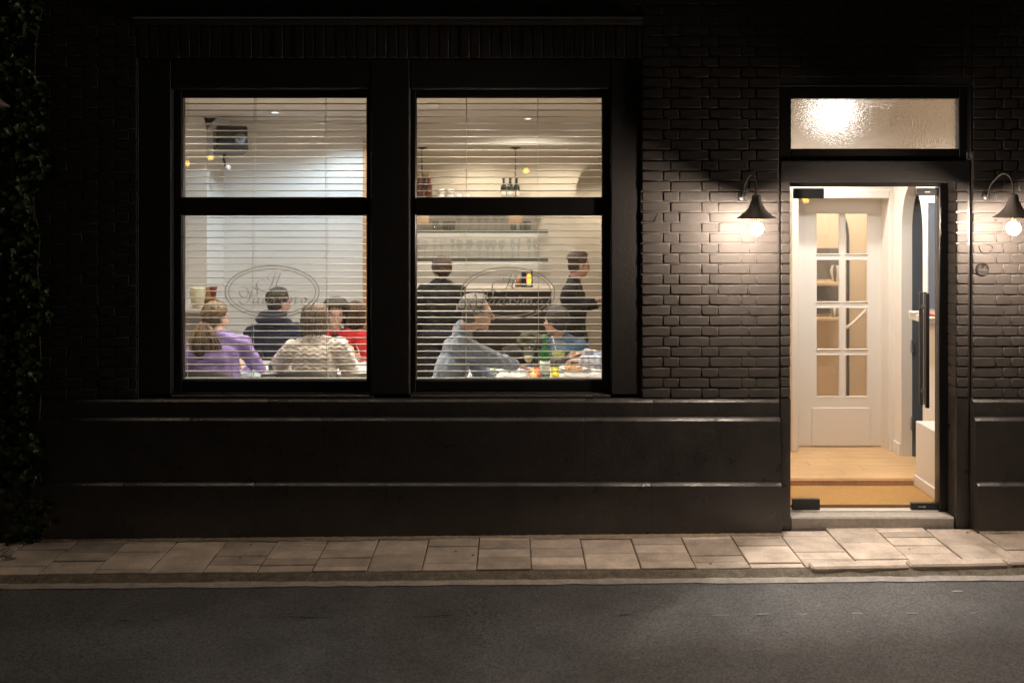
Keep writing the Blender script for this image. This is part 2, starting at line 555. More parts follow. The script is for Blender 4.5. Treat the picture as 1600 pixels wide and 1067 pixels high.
# rendered surround, 2 cm behind the brick face
mb = MB()
sy = .020
for a, b in ((SL, W1L), (W1R, W2L), (W2R, SR)):
    mb.cbox(fx(a), fx(b), sy, .28, fz(WBt)+.001, fz(ST)-.002, .008)
mb.cbox(fx(W1L)+.001, fx(W1R)-.001, sy+.002, .28, fz(WT), fz(ST)-.004, .008)
mb.cbox(fx(W2L)+.001, fx(W2R)-.001, sy+.002, .28, fz(WT), fz(ST)-.004, .008)
mb.build('window_surround', plaster, front)

# ---- bricks
def brick_mesh(w, h, dep, seed):
    r = random.Random(seed); j = lambda s=.0018: r.uniform(-s, s)
    b1, b2 = .0018, .0055
    m = MB(); vs = []
    for ins, y in ((0, dep), (0, .0045), (b1, .0014), (b2, 0)):
        for sx, sz in ((-1, -1), (1, -1), (1, 1), (-1, 1)):
            vs.append((sx*(w/2-ins)+j(), y+j(.0007), sz*(h/2-ins)+j()))
    fs = [(12, 13, 14, 15)]; sm = [False]
    for k in range(3):
        for i in range(4):
            i2 = (i+1) % 4
            fs.append((k*4+i, k*4+i2, k*4+4+i2, k*4+4+i)); sm.append(k > 0)
    m.add(vs, fs, sm)
    return m
BR = {}
def brick_at(x0, x1, z0, z1, y=0.0, dep=.10, parent=None, sink=None):
    w = round((x1-x0-.0085)*250)/250; h = round((z1-z0-.0085)*1000)/1000
    key = (w, h, dep, rng.randrange(5))
    if sink is not None:
        m = brick_mesh(w, h, dep, rng.randrange(1000))
        c = Vector(((x0+x1)/2, y+rng.uniform(-.002, .0025), (z0+z1)/2))
        sink.add([Vector(p)+c for p in m.v], m.f, m.s)
        return
    if key not in BR: BR[key] = brick_mesh(w, h, dep, hash(key) % 9999).mesh('brick', paint)
    o = obj('brick', BR[key], parent, ((x0+x1)/2, y+rng.uniform(-.0022, .0025), (z0+z1)/2+rng.uniform(-.0008, .0008)))
    o.rotation_euler = (rng.uniform(-.007, .007), rng.uniform(-.005, .005), rng.uniform(-.007, .007))
A_ = [45, 48.7, 25.8, 48, 47]; B_ = [33.6, 25, 47.3, 49.5, 23.5, 35.6]
AR = [47, 24.5, 48, 48]; BRR = [36, 24, 48, 48]
far = MB()
def course(z, k, px0, px1, pattern, single, y=0.0):
    x = px0; i = 0
    while x < px1-2:
        w = pattern[i] if i < len(pattern) else (48 if (i+k) % 2 else 25)
        x2 = min(x+w, px1)
        if px1-x2 < 9: x2 = px1
        brick_at(fx(x), fx(x2), z, z+PITCH, y=y, parent=front, sink=None if single else far)
        x = x2; i += 1
rows = int((TOP-ZB)/PITCH)
for r in range(rows):
    z = ZB+r*PITCH
    k = 22-r                      # course number counted down from photo row 251
    single = k >= 0
    a = (k % 2 == 0)
    course(z, k, 1002.5, 1217.5, A_ if a else B_, single)
    course(z, k, 1520, 1667, AR if a else BRR, single)
    course(z, k, 1667, 2290, A_ if a else B_, False)
    if r*PITCH+ZB > fz(133)+.01:  # over the transom window
        course(z, k, 1217.5, 1520, B_ if a else A_, False)
    course(z, k, 60-25*(k % 2), 214, A_, False)
    if z < fz(285)-PITCH*.6:      # brick strips beside the door
        brick_at(fx(SURL), fx(JL), z, z+PITCH, y=.022, dep=.2, parent=front)
        brick_at(fx(JR), fx(SURR-2.5), z, z+PITCH, y=.022, dep=.01, parent=front)
    if z > fz(30)+.03:
        course(z, k, 214, 1002.5, B_ if a else A_, False)
# soldier course over the windows
x = 216
while x < 1000:
    for (ya, yb) in ((ST, 41),):
        brick_at(fx(x), fx(min(x+16.2, 1002)), fz(ya), fz(yb), sink=far)
    x += 16.2
tag(far.build('far_bricks', paint, front), kind='stuff')
# bricks that return into the doorway on the right (single reveal pieces)
for r in range(int((fz(285)-.24)/PITCH)):
    z = ZB-9*PITCH+r*PITCH
    if z < .02: continue
    if z+PITCH > ZB+1e-3:
        m = MB(); m.cbox(fx(JR)-.002+rng.uniform(-.001, .001), fx(JR)+.07, .036, .20, z+.004, z+PITCH-.004, .004)
        m.build('reveal_brick', paint, front)
mb = MB()
mb.box(fx(JR)+.002, fx(SURR+2)-.001, .036, .30, 0, fz(285))
mb.box(fx(SURL-3)+.001, fx(JL)-.002, .036, .30, 0, fz(285))
mb.box(fx(JR)+.001, fx(SURR-2.5), .026, .0358, 0, ZB)
mb.cbox(fx(JR)-.001, fx(JR)+.05, .0365, .2, 0, ZB-.001, .004)
mb.cbox(fx(SURL), fx(JL), .024, .21, 0, ZB-.001, .004)
mb.build('door_jamb', plinthm, front)

# ---- stone plinth in three stepped courses of big blocks with rounded tops
def plinth_block(x0, x1, z0, z1, y0, rad=.030):
    poly = [(.09, z0), (y0, z0), (y0, z1-.026), (y0+.0025, z1-.0205), (y0+.008, z1-.0155), (y0+.020, z1-.0065), (y0+.032, z1-.0005), (.09, z1)]
    m = MB(); n = len(poly); g = .0005; vs = []
    xs = [x0+g, x0+g+.004, x1-g-.004, x1-g]
    for i, x in enumerate(xs):
        e = .0006 if i in (0, 3) else 0
        for (y, z) in poly: vs.append((x, y+e*(y < .08), z-(e*.6 if z > z0+.01 else 0)))
    fs = []; sm = []
    for i in range(3):
        for j in range(n):
            j2 = (j+1) % n
            fs.append((i*n+j, (i+1)*n+j, (i+1)*n+j2, i*n+j2)); sm.append(True if 2 <= j < n-2 else False)
    fs.append(tuple(range(n))); fs.append(tuple(3*n+j for j in range(n))[::-1]); sm += [False, False]
    m.add(vs, fs, sm)
    return m.build('stone_block', plinthm, front)
z1, z2, z3 = fz(622.5), fz(650), fz(749)
def plinth(px0, px1, j1, j2, j3):
    for js, (za, zb, y) in ((j1, (z2, z1, -.022)), (j2, (z3, z2, -.055)), (j3, (-.04, z3, -.088))):
        e = [px0]+[j for j in js if px0 < j < px1]+[px1]
        for a, b in zip(e[:-1], e[1:]): plinth_block(fx(a), fx(b), za, zb-.0005, y)
plinth(-40, 1216.5, (420, 1020), (98, 301, 505, 708, 912, 1117), (-5, 200, 402, 605, 809, 1015))
plinth(1518.5, 2290, (1780, 2050), (1640, 1843, 2046, 2250), (1742, 1945, 2148))

# ---- ledge over the windows
mb = MB()
pf = [(.05, fz(40)), (-.012, fz(40)), (-.03, fz(36)), (-.055, fz(34)), (-.06, fz(32)), (-.052, fz(29)), (.05, fz(25))]
mb.prism(pf, fx(212), fx(1003), axis='x')
mb.build('ledge', plaster, front)

# ------------------------------------------------------------------ logo strokes (units: tenths of a photo pixel from 345,405)
STROKES = [
 ([(708, 352), (680, 325), (630, 318), (580, 350), (556, 402), (575, 450), (620, 480), (690, 487), (750, 460), (790, 400), (818, 320), (836, 255), (866, 205)], 1),
 ([(866, 205), (800, 222), (750, 245), (730, 282), (745, 325), (785, 335)], .6),
 ([(938, 208), (915, 270), (885, 345), (868, 400), (880, 435), (918, 412)], 1.1),
 ([(262, 472), (300, 440), (350, 430), (405, 455), (428, 510), (415, 570), (370, 603), (325, 590), (295, 540), (285, 490)], .8),
 ([(500, 470), (470, 540), (440, 625), (400, 680), (345, 698), (305, 678), (293, 650)], 1.2),
 ([(405, 462), (455, 440), (510, 440), (555, 468), (573, 515), (555, 560), (515, 577), (480, 568)], 1),
 ([(590, 612), (555, 600), (520, 630), (505, 675), (530, 692), (575, 650), (598, 606), (580, 660), (590, 692), (640, 655)], 1),
 ([(745, 612), (705, 598), (665, 635), (655, 680), (685, 692), (725, 655), (790, 478)], 1),
 ([(790, 478), (755, 590), (728, 665), (745, 692), (800, 640)], 1.3),
 ([(800, 640), (845, 598), (842, 630), (825, 690)], 1.2),
 ([(842, 630), (880, 600), (905, 612), (930, 640)], .8),
 ([(975, 602), (950, 660), (960, 692), (1010, 648)], 1.2),
 ([(985, 545), (992, 556)], 2.2),
 ([(1010, 648), (1050, 600), (1045, 635), (1025, 692)], 1.2),
 ([(1035, 660), (1080, 605), (1105, 605), (1095, 650), (1085, 692)], 1.1),
 ([(1090, 665), (1140, 605), (1175, 602), (1160, 655), (1165, 692), (1215, 652)], 1.2),
 ([(1310, 600), (1275, 620), (1255, 665), (1275, 692), (1315, 670), (1332, 625), (1310, 600), (1345, 635), (1372, 628)], 1),
]
vinyl = bpy.data.materials.new('frosted_vinyl'); vinyl.use_nodes = True
_n = vinyl.node_tree.nodes; _l = vinyl.node_tree.links
_n.remove(_n['Principled BSDF'])
_d = _n.new('ShaderNodeBsdfDiffuse'); _d.inputs['Color'].default_value = (.20, .20, .20, 1)
_t = _n.new('ShaderNodeBsdfTranslucent'); _t.inputs['Color'].default_value = (.50, .48, .46, 1)
_m = _n.new('ShaderNodeMixShader'); _m.inputs[0].default_value = .6
_l.new(_d.outputs[0], _m.inputs[1]); _l.new(_t.outputs[0], _m.inputs[2]); _l.new(_m.outputs[0], _n['Material Output'].inputs['Surface'])
def logo(cx, cy, y, parent):
    m = MB()
    k = (D0+y)/D0/S
    def to(u, v): return ((345+u/10-425.2+cx-800)*k, CZ-(405+v/10-455.6+cy-HY)*k)
    def ribbon(P, width, closed=False):
        vs = []; fs = []; n = len(P)
        for i in range(n):
            a = P[(i-1) % n] if closed else P[max(i-1, 0)]
            b = P[(i+1) % n] if closed else P[min(i+1, n-1)]
            t = Vector((b[0]-a[0], b[1]-a[1])); t.normalize()
            w = width(t, i/(n-1))/2
            nx, nz = -t.y*w, t.x*w
            vs += [(P[i][0]+nx, y, P[i][1]+nz), (P[i][0]-nx, y, P[i][1]-nz)]
        for i in range(n if closed else n-1):
            j = (i+1) % n; fs.append((2*i, 2*i+1, 2*j+1, 2*j))
        m.add(vs, fs)
    for rx, ry, w in ((73.4, 40.4, .0075), (67.9, 35.6, .0062)):
        P = []
        for i in range(96):
            a = 2*PI*i/96
            P.append(((cx+rx*math.cos(a)-800)*k, CZ-(cy+ry*math.sin(a)-HY)*k))
        ribbon(P, lambda t, s, w=w: w, True)
    for pts, wt in STROKES:
        C = catmull([(u, v, 0) for u, v in pts], 7)
        P = [to(c.x, c.y) for c in C]
        def wid(t, s, wt=wt):
            thick = abs(t.x*.35-t.y*.94)             # nib: heavy on down strokes
            return wt*(.0030+.0065*max(0, thick)**2)*(.35+.65*min(1, 6*s, 6*(1-s)+.2))
        ribbon(P, wid)
    return m.build('logo_lettering', vinyl, parent)

# ------------------------------------------------------------------ windows
def window(name, L, R, gl, gr, lx, ly, label):
    fy, gy = .075, .115
    m = MB()
    e = .0015
    x0, x1 = fx(L)+e, fx(R)-e
    zt, zb = fz(WT)-e, fz(WBt)+.012
    a0, a1 = fx(gl, fy), fx(gr, fy)
    zt1, zm1, zm0, zb1 = fz(152.5, fy), fz(309, fy), fz(336.5, fy), fz(594, fy)
    m.cbox(x0, a0, fy, .15, zb, zt, .005); m.cbox(a1, x1, fy, .15, zb, zt, .005)
    m.cbox(a0-.001, a1+.001, fy+.003, .149, zt1, zt-.001, .004)
    m.cbox(a0-.001, a1+.001, fy-.006, .149, zm0, zm1, .006)
    m.cbox(a0-.001, a1+.001, fy+.003, .149, zb+.001, zb1, .006)
    w = m.build('window', framem, front)
    tag(w, label)
    for za, zc in ((zm1, zt1), (zb1, zm0)):
        p = MB(); p.box(a0-.004, a1+.004, gy, gy+.006, za-.004, zc+.004); p.build('pane', glass, w)
        b = MB(); t = .007
        b.cbox(a0, a0+t*.6, fy+.012, gy-.001, za, zc, .002); b.cbox(a1-t*.6, a1, fy+.012, gy-.001, za, zc, .002)
        b.cbox(a0+.005, a1-.005, fy+.012, gy-.001, za, za+t*.5, .002); b.cbox(a0+.005, a1-.005, fy+.012, gy-.001, zc-t*.5, zc, .002)
        b.build('glazing_bead', framem, w)
    logo(lx, ly, gy-.003, w)
    s = MB()
    s.prism([(.10, fz(WBt)-.019), (.012, fz(WBt)-.019), (.012, fz(WBt)-.006), (.022, fz(WBt)+.000), (.074, fz(WBt)+.011), (.10, fz(WBt)+.011)],
            x0+.002, x1-.002, axis='x'); s.build('sill', plinthm, w)
    b = MB(); b.cbox(x0-.05, x1+.05, .151, .36, fz(606)-.03, fz(606), .004); b.build('window_board', bpy.data.materials.get('cream_paint') or framem, w)
    return w
win1 = window('window', W1L, W1R, 284, 573, 425.2, 455.8, 'left restaurant window with the oval lettering over a white wall')
win2 = window('window', W2L, W2R, 650, 941.5, 793.5, 458.2, 'right restaurant window with the oval lettering over the bar')

# ------------------------------------------------------------------ doorway: lintel, transom window, glass door, step
DY = .18
mb = MB()
mb.cbox(fx(SURL), fx(SURR), .021, .30, fz(285), fz(251), .006)
mb.build('lintel', plaster, front)
m = MB(); ty = .05
x0, x1 = fx(SURL)+.001, fx(1525); zt, zb = fz(134), fz(251)+.001
a0, a1, c0, c1 = fx(1236.5, ty), fx(1498.5, ty), fz(232.5, ty), fz(154.5, ty)
m.cbox(x0, a0, ty, .13, zb, zt, .006); m.cbox(a1, x1-.04, ty, .13, zb, zt, .006)
m.cbox(a0-.001, a1+.001, ty+.002, .129, c1, zt-.001, .006); m.cbox(a0-.001, a1+.001, ty+.002, .129, zb+.001, c0, .006)
m.cbox(x1-.039, x1, .004, .13, zb+.06, zt+.002, .006)
m.cbox(x0-.012, x1-.04, .006, .049, zt-.004, zt+.012, .004)
tr = m.build('transom_window', framem, front)
froth = bpy.data.materials.new('pebbled_glass'); froth.use_nodes = True
_n = froth.node_tree.nodes; _l = froth.node_tree.links
_p = _n['Principled BSDF']
_n.remove(_p)
_g = _n.new('ShaderNodeBsdfGlass'); _g.inputs['IOR'].default_value = 1.35; _g.inputs['Roughness'].default_value = .06
_g.inputs['Color'].default_value = (.74, .72, .70, 1)
_tr = _n.new('ShaderNodeBsdfTranslucent'); _tr.inputs['Color'].default_value = (.9, .87, .82, 1)
_mx = _n.new('ShaderNodeMixShader'); _mx.inputs[0].default_value = .02
_c = _n.new('ShaderNodeNewGeometry')
_nz = _n.new('ShaderNodeTexVoronoi'); _nz.feature = 'SMOOTH_F1'; _nz.inputs['Scale'].default_value = 120; _nz.inputs['Smoothness'].default_value = .5
_b = _n.new('ShaderNodeBump'); _b.inputs['Strength'].default_value = 1.0; _b.inputs['Distance'].default_value = .006
_l.new(_c.outputs['Position'], _nz.inputs['Vector']); _l.new(_nz.outputs['Distance'], _b.inputs['Height'])
_l.new(_b.outputs['Normal'], _g.inputs['Normal'])
_l.new(_g.outputs[0], _mx.inputs[1]); _l.new(_tr.outputs[0], _mx.inputs[2])
_l.new(_mx.outputs[0], _n['Material Output'].inputs['Surface'])
p = MB(); p.add([(a0-.004, .09, c0-.004), (a1+.004, .09, c0-.004), (a1+.004, .09, c1+.004), (a0-.004, .09, c1+.004)], [(0, 1, 2, 3)])
p.build('pane', froth, tr)

# threshold stone
m = MB(); m.cbox(fx(JL)+.002, fx(JR)-.004, .040, DY+.05, -.02, .095, .010); m.build('doorstep', stepm, front)
m = MB(); m.cbox(fx(JL)+.004, fx(JR)-.03, DY-.025, DY+.04, .0955, .103, .002); m.build('threshold_strip', mat('pale_metal_strip', (.72, .68, .62), .35), front)
# door frame
m = MB()
m.cbox(fx(JL)+.002, fx(JR)-.006, DY-.03, DY+.05, fz(292, DY), fz(285)-.002, .004)
m.cbox(fx(1465, DY), fx(1481, DY), DY-.03, DY+.05, .096, fz(292, DY)-.001, .004)
m.build('door_frame', framem, front)
# glass door
p = MB(); gx0, gx1 = fx(1239, DY), fx(1464, DY); gz0, gz1 = .105, fz(293.5, DY)
p.box(gx0, gx1, DY, DY+.010, gz0, gz1)
door = p.build('glass_door', glass, front)
def fitting(x0, x1, y0, y1):
    m = MB(); m.cbox(fx(x0, DY), fx(x1, DY), DY-.012, DY+.022, fz(y1, DY), fz(y0, DY), .003)
    return m.build('patch_fitting', blackm, door)
fitting(1240, 1287, 294.5, 310.5); fitting(1431, 1464.5, 294.5, 306); fitting(1238, 1280.5, 779, 797); f4 = fitting(1423.5, 1464.5, 785, 797)
badge = mat('etched_badge', (.45, .45, .45), .4)
for (a, b, c, d) in ((1444, 1452, 299.5, 301), (1434, 1440, 790, 791.3), (1441, 1445, 789.3, 792)):
    m = MB(); m.box(fx(a, DY), fx(b, DY), DY-.0135, DY-.012, fz(d, DY), fz(c, DY)); m.build('etched_mark', badge, door)
m = MB()
for ya, yb in ((DY-.06, DY-.035), (DY+.045, DY+.07)):
    m.cbox(fx(1441.5, DY), fx(1447, DY), ya, yb, fz(635, DY), fz(457.5, DY), .003)
for z in (fz(480, DY), fz(612, DY)):
    m.cbox(fx(1442.5, DY), fx(1446, DY), DY-.04, DY+.05, z-.012, z+.012, .002)
m.cbox(fx(1449, DY), fx(1452.5, DY), DY+.045, DY+.07, fz(635, DY), fz(457.5, DY), .003)
m.build('pull_handle', blackm, door)

# ------------------------------------------------------------------ wall lamps
def wall_lamp(px, py_bulb, label, lit=True):
    a = .34
    c = at(px, py_bulb, -a)
    root = thing('wall_lamp', label, 'wall lamp', (c.x, 0, c.z), 'gooseneck lamps on the brick front')
    prof = [(.130, .070), (.1295, .073), (.106, .086), (.080, .108), (.058, .132), (.043, .160), (.033, .190), (.029, .215), (.024, .225), (.004, .229)]
    m = MB(); m.lathe(prof, c, 36)
    sh = m.build('shade', lampm, root)
    inner = [(.1285, .0702), (.104, .083), (.078, .104), (.055, .128), (.040, .156), (.030, .186), (.002, .20)]
    m = MB(); m.lathe(inner, c, 36); m.build('shade_lining', lampin, sh)
    P = catmull([(c.x-.018, .0, c.z+.215), (c.x-.018, -.03, c.z+.222), (c.x-.017, -.052, c.z+.255), (c.x-.012, -.075, c.z+.30), (c.x-.004, -.19, c.z+.36),
                 (c.x, -.285, c.z+.345), (c.x, -.33, c.z+.29), (c.x, -.34, c.z+.215)], 6)
    m = MB(); m.tube(P, .0058, 10); m.build('gooseneck_arm', mat('arm_grey_%d' % len(MATS), (.13, .12, .11), .5), root)
    m = MB(); M = Matrix.Rotation(PI/2, 3, 'X')
    m.lathe([(.032, 0), (.031, .006), (.022, .010), (.010, .014)], (c.x-.018, .001, c.z+.215), 24, M=M); m.build('wall_rose', plinthm, root)
    m = MB(); m.lathe([(.018, .195), (.018, .06), (.0165, .045), (.014, .035)], c, 16); m.build('lamp_holder', brassm, root)
    r = .043
    m = MB(); m.lathe([(.0005, -r)]+[(r*math.sin(PI*i/14), -r*math.cos(PI*i/14)) for i in range(1, 13)]+[(.013, .042)], c, 24)
    m.build('bulb', bulbm if lit else lampin, root)
    return root
wall_lamp(1182, 358, 'lit gooseneck wall lamp on the bricks left of the doorway')
wall_lamp(1583.5, 357, 'lit gooseneck wall lamp on the bricks right of the doorway')
wall_lamp(-18, 182, 'unlit gooseneck lamp among the ivy at the upper left', lit=False)

# plaque and old fixing ring on the wall right of the door
c = at(1535, 420.5, -.006)
pl = thing('wall_plaque', 'small round dark plaque on the bricks right of the doorway', 'plaque', c)
m = MB(); M = Matrix.Rotation(PI/2, 3, 'X'); m.lathe([(.047, -.008), (.047, 0), (.044, .004), (.042, .0042), (.041, .003), (.0005, .003)], c, 36, M=M)
m.build('disc', mat('plaque_brown', (.016, .013, .012), .75, spec=.2), pl)
markm = mat('plaque_print', (.085, .075, .068), .8, spec=.2)
m = MB()
def bar(u0, v0, u1, v1, w):
    t = Vector((u1-u0, v1-v0)); t.normalize(); n = Vector((-t.y, t.x))*w/2
    yy = c.y-.0052
    m.add([(c.x+u0+n.x, yy, c.z+v0+n.y), (c.x+u1+n.x, yy, c.z+v1+n.y), (c.x+u1-n.x, yy, c.z+v1-n.y), (c.x+u0-n.x, yy, c.z+v0-n.y)], [(0, 1, 2, 3)])
bar(-.026, -.030, .028, .026, .004); bar(-.028, .016, -.016, .028, .003); bar(-.016, .028, -.010, .014, .003); bar(-.028, .012, -.012, .012, .003)
bar(-.033, -.002, .034, -.002, .007); bar(-.026, -.014, .030, -.014, .003)
m.build('lettering', markm, pl)
c = at(1541, 388, -.004)
m = MB(); P = []
for i in range(33):
    a = 2*PI*i/32*.93
    P.append((c.x+.044*math.cos(a)*(1+.1*math.sin(3*a)), c.y+.002, c.z+.034*math.sin(a)*(1+.12*math.cos(2*a))))
m.tube(P, [.004+.002*rng.random() for _ in P], 6)
m.build('paint_scar', paint, front)
for (u, v, w) in ((1023, 343, .0), (1026.5, 335, 0)):
    pass
m = MB(); a = at(1021.5, 348, -.004); b = at(1028, 334, -.004)
m.tube([a, (a+b)/2+Vector((.002, 0, 0)), b], [.0025, .003, .001], 5); m.build('paint_scratch', markm, front)

# ------------------------------------------------------------------ ivy on the left corner
iv = thing('ivy', 'dark climbing ivy covering the wall at the left edge', 'ivy', (fx(30), 0, 0))
r2 = random.Random(11)
m = MB()
for i in range(9):
    x = fx(r2.uniform(-60, 62)); P = [(x, -.02, -.02)]
    z = 0
    while z < TOP:
        z += r2.uniform(.12, .25); x += r2.uniform(-.05, .05); x = min(x, fx(66)); P.append((x, -.012-r2.uniform(0, .04), z))
    m.tube(catmull(P, 3), .006, 5)
m.build('stem', stemm, iv)
m = MB()
lobe = [(0, 0), (.35, -.12), (.62, .12), (.40, .38), (.52, .68), (.22, .66), (0, 1.0), (-.22, .66), (-.52, .68), (-.40, .38), (-.62, .12), (-.35, -.12)]
for i in range(4200):
    z = r2.uniform(-.02, TOP)
    edge = 70+10*math.sin(z*5.1)+8*math.sin(z*13)+(12 if z < .3 else 0)
    x = fx(edge-abs(r2.gauss(0, 1))*75)
    if x < -4.6: continue
    y = -.02-abs(r2.gauss(0, .07))
    s = r2.uniform(.026, .060)
    R = Matrix.Rotation(r2.uniform(-.9, .9), 3, 'Z') @ Matrix.Rotation(PI/2+r2.uniform(-.2, 1.0), 3, 'X') @ Matrix.Rotation(PI+r2.uniform(-.8, .8), 3, 'Z')
    pts = [R @ Vector((u*s, v*s, .10*s*abs(u)*3)) for u, v in lobe]
    m.add([Vector((x, y, z))+p for p in pts]+[Vector((x, y, z))+R @ Vector((0, .4*s, -.05*s))], [(k, (k+1) % 12, 12) for k in range(12)])
tag(m.build('leaves', leafm, iv), kind='stuff')
m = MB()
for k in range(2):
    R = Matrix.Rotation(.4*k, 3, 'Z')
    pts = [R @ Vector((u*.07, (v-.4)*.07, .012*math.sin(5*u+k))) for u, v in lobe]
    c = on(8+6*k, 858+2*k, .012+.01*k)
    m.add([c+p for p in pts]+[c+Vector((0, 0, .015))], [(j, (j+1) % 12, 12) for j in range(12)])
tag(m.build('fallen_leaf', mat('dry_leaf', (.30, .27, .24), .8)), 'pale dry leaf lying on the slabs below the ivy', 'leaf')

# ------------------------------------------------------------------ street lamps over the road (their amber lanterns mirror in the panes)
amber = emit_mat('amber_lantern', (1.0, .50, .06), 26)
def street_lamp(x, y, z, label, group='street lanterns across the road'):
    root = thing('street_lamp', label, 'street lamp', (x, y, -.035), group)
    m = MB(); m.lathe([(.09, 0), (.09, .25), (.06, .3), (.045, z-.15), (.03, z-.1)], (x, y, -.035), 14); m.build('post', blackm, root)
    m = MB(); m.ell((x, y, z), (.075, .075, .07)); m.build('lantern', amber, root)
    m = MB(); m.lathe([(.15, z+.13), (.13, z+.17), (.03, z+.24)], (x, y, -.035), 16); m.build('cap', blackm, root)
    return root
def mirror(px, py, dist, gy=.115):
    g = at(px, py, gy); f = 1+(dist/(D0+gy))
    return (g.x*f, gy-dist, CZ+(g.z-CZ)*f)
for px, py, dist, lab in ((292, 256, 22, 'amber street lantern mirrored at the left edge of the left window'),
                          (329, 247, 24, 'amber street lantern mirrored beside the speaker in the left window'),
                          (822, 267, 21, 'amber street lantern mirrored above the wine bottles in the right window')):
    street_lamp(*mirror(px, py, dist), lab)
p_ = mirror(1259, 313, 16, DY)
street_lamp(*p_, 'low amber garden lantern mirrored in the top of the glass door')

# ------------------------------------------------------------------ the rooms
FL = .135                 # indoor floor level
CEIL = 3.10               # dining room ceiling
def sbox(name, m, *b):
    q = MB(); q.box(*b); return struct(q.build(name, m))
PX0, PX1 = -4.6, 1.80
sbox('dining_floor', darkfl, PX0, PX1, .30, 6.6, -.04, FL)
BW = 3.14                 # back wall of the window corner
XP = fx(600, BW)          # where the corner ends and the bar begins
XL = fx(350, BW)          # left return of the pier
q = MB(); q.box(PX0, PX1, .30, 3.32, CEIL, CEIL+.1); ceil = struct(q.build('ceiling', ceilm))
sbox('wall_left_end', wallw, PX0-.1, PX0, .30, 2.6, -.04, CEIL)
sbox('wall_left_pier', wallw, PX0, XL, 2.58, 3.3, FL, CEIL)
q = MB(); q.box(XL, XP, BW, BW+.12, FL, CEIL); struct(q.build('wall_dining_back', wallw))
sbox('wall_bar_left', wallb, XP-.12, XP, BW+.121, 4.9, FL, CEIL)
BB = 4.75                 # wall behind the bar
LC = 2.87                 # lower ceiling over the bar
q = MB(); q.box(XP, PX1, 3.32, BB+.1, LC, LC+.3); struct(q.build('bar_ceiling', ceilm))
sbox('wall_right_end', wallb, PX1, PX1+.1, .30, 6.6, -.04, CEIL)
# wall behind the bar with an arched passage on the right
def arch_wall(name, m, x0, x1, y0, y1, z0, z1, ax0, ax1, az, parent=None):
    """wall with an opening ax0..ax1 whose half-round head springs so that it peaks at az"""
    r = (ax1-ax0)/2; cx = (ax0+ax1)/2; spring = az-r
    q = MB(); n = 20
    q.box(x0, ax0, y0, y1, z0, z1); q.box(ax1, x1, y0, y1, z0, z1)
    P = [(cx+r*math.cos(PI*i/n), spring+r*math.sin(PI*i/n)) for i in range(n, -1, -1)]
    for (a, b), (c, d) in zip(P[:-1], P[1:]):
        q.add([(a, y0, b), (c, y0, d), (c, y0, z1), (a, y0, z1), (a, y1, b), (c, y1, d), (c, y1, z1), (a, y1, z1)],
              [(0, 1, 2, 3), (7, 6, 5, 4), (0, 4, 5, 1)])
    return struct(q.build(name, m))
ax0 = fx(899, BB); ax1 = ax0+1.0
arch_wall('wall_behind_bar', wallb, XP, PX1, BB, BB+.45, FL, LC, ax0, ax1, fz(238, BB))
sbox('wall_passage', wallb, ax0-.4, PX1, 6.5, 6.6, FL, LC)
sbox('ceiling_passage', ceilm, ax0-.4, PX1, BB+.1, 6.6, LC-.01, LC+.1)
# inner lining of the street wall
q = MB()
for a, b, c, d in ((-4.6, fx(W1L)-.02, FL, CEIL), (fx(W1R)+.02, fx(W2L)-.02, FL, CEIL), (fx(W2R)+.02, PX1, FL, CEIL)):
    q.box(a, b, .301, .315, c, d)
q.box(-4.6, PX1, .301, .316, FL, fz(606)-.04)
q.box(-4.6, PX1, .301, .316, fz(WT)+.005, CEIL)
struct(q.build('wall_street_side', cream))
# cornice along pier and back wall
def cornice(name, pts):
    q = MB(); prof = [(0, 0), (0, -.11), (.02, -.11), (.035, -.07), (.075, -.03), (.09, -.02), (.09, 0)]
    for (xa, ya), (xb, yb) in zip(pts[:-1], pts[1:]):
        t = Vector((xb-xa, yb-ya, 0)).normalized(); n = Vector((t.y, -t.x, 0))
        A = [Vector((xa, ya, CEIL-.001))+n*u+Vector((0, 0, w)) for u, w in prof]
        B = [Vector((xb, yb, CEIL-.001))+n*u+Vector((0, 0, w)) for u, w in prof]
        k = len(prof); q.add(A+B, [(i, i+1, k+i+1, k+i) for i in range(k-1)])
    return struct(q.build(name, ceilm))
cornice('cornice', [(PX0, 2.58), (XL, 2.58), (XL, BW), (XP, BW)])
# wooden door post at the end of the white wall
q = MB(); q.cbox(fx(567.5, BW), fx(574.5, BW), BW-.03, BW-.001, FL, fz(221, BW), .004)
q.build('door_post', woodd); tag(bpy.data.objects['door_post'], 'orange wooden door post at the right end of the white wall', 'door post')

# ------------------------------------------------------------------ ceiling spots
def ceiling_spot(x, y, z, label, power, col, angle=110, blend=.5, aim=None):
    root = thing('ceiling_spotlight', label, 'ceiling light', (x, y, z), 'recessed ceiling spotlights')
    q = MB(); q.lathe([(.055, 0), (.058, -.004), (.052, -.008), (.043, -.008), (.041, 0)], (x, y, z), 24); q.build('trim_ring', white, root)
    q = MB(); q.lathe([(.0405, -.003), (.0004, -.003)], (x, y, z), 20)
    q.build('lens', emit_mat('spot_lens_%d' % len(MATS), col, 14), root)
    l = bpy.data.lights.new('spot_beam', 'SPOT'); l.energy = power; l.color = col
    l.spot_size = math.radians(angle); l.spot_blend = blend; l.shadow_soft_size = .04
    o = bpy.data.objects.new('spot_beam', l); COL.objects.link(o); o.parent = root; o.location = (0, 0, -.03)
    if aim is not None:
        v = Vector(aim)-Vector((x, y, z-.03)); o.rotation_euler = v.to_track_quat('-Z', 'Y').to_euler()
    return root
WARM = (1.0, .85, .66); WARM2 = (1.0, .86, .68); COOL = (.70, .87, 1.0); NEUT = (1, .92, .82)
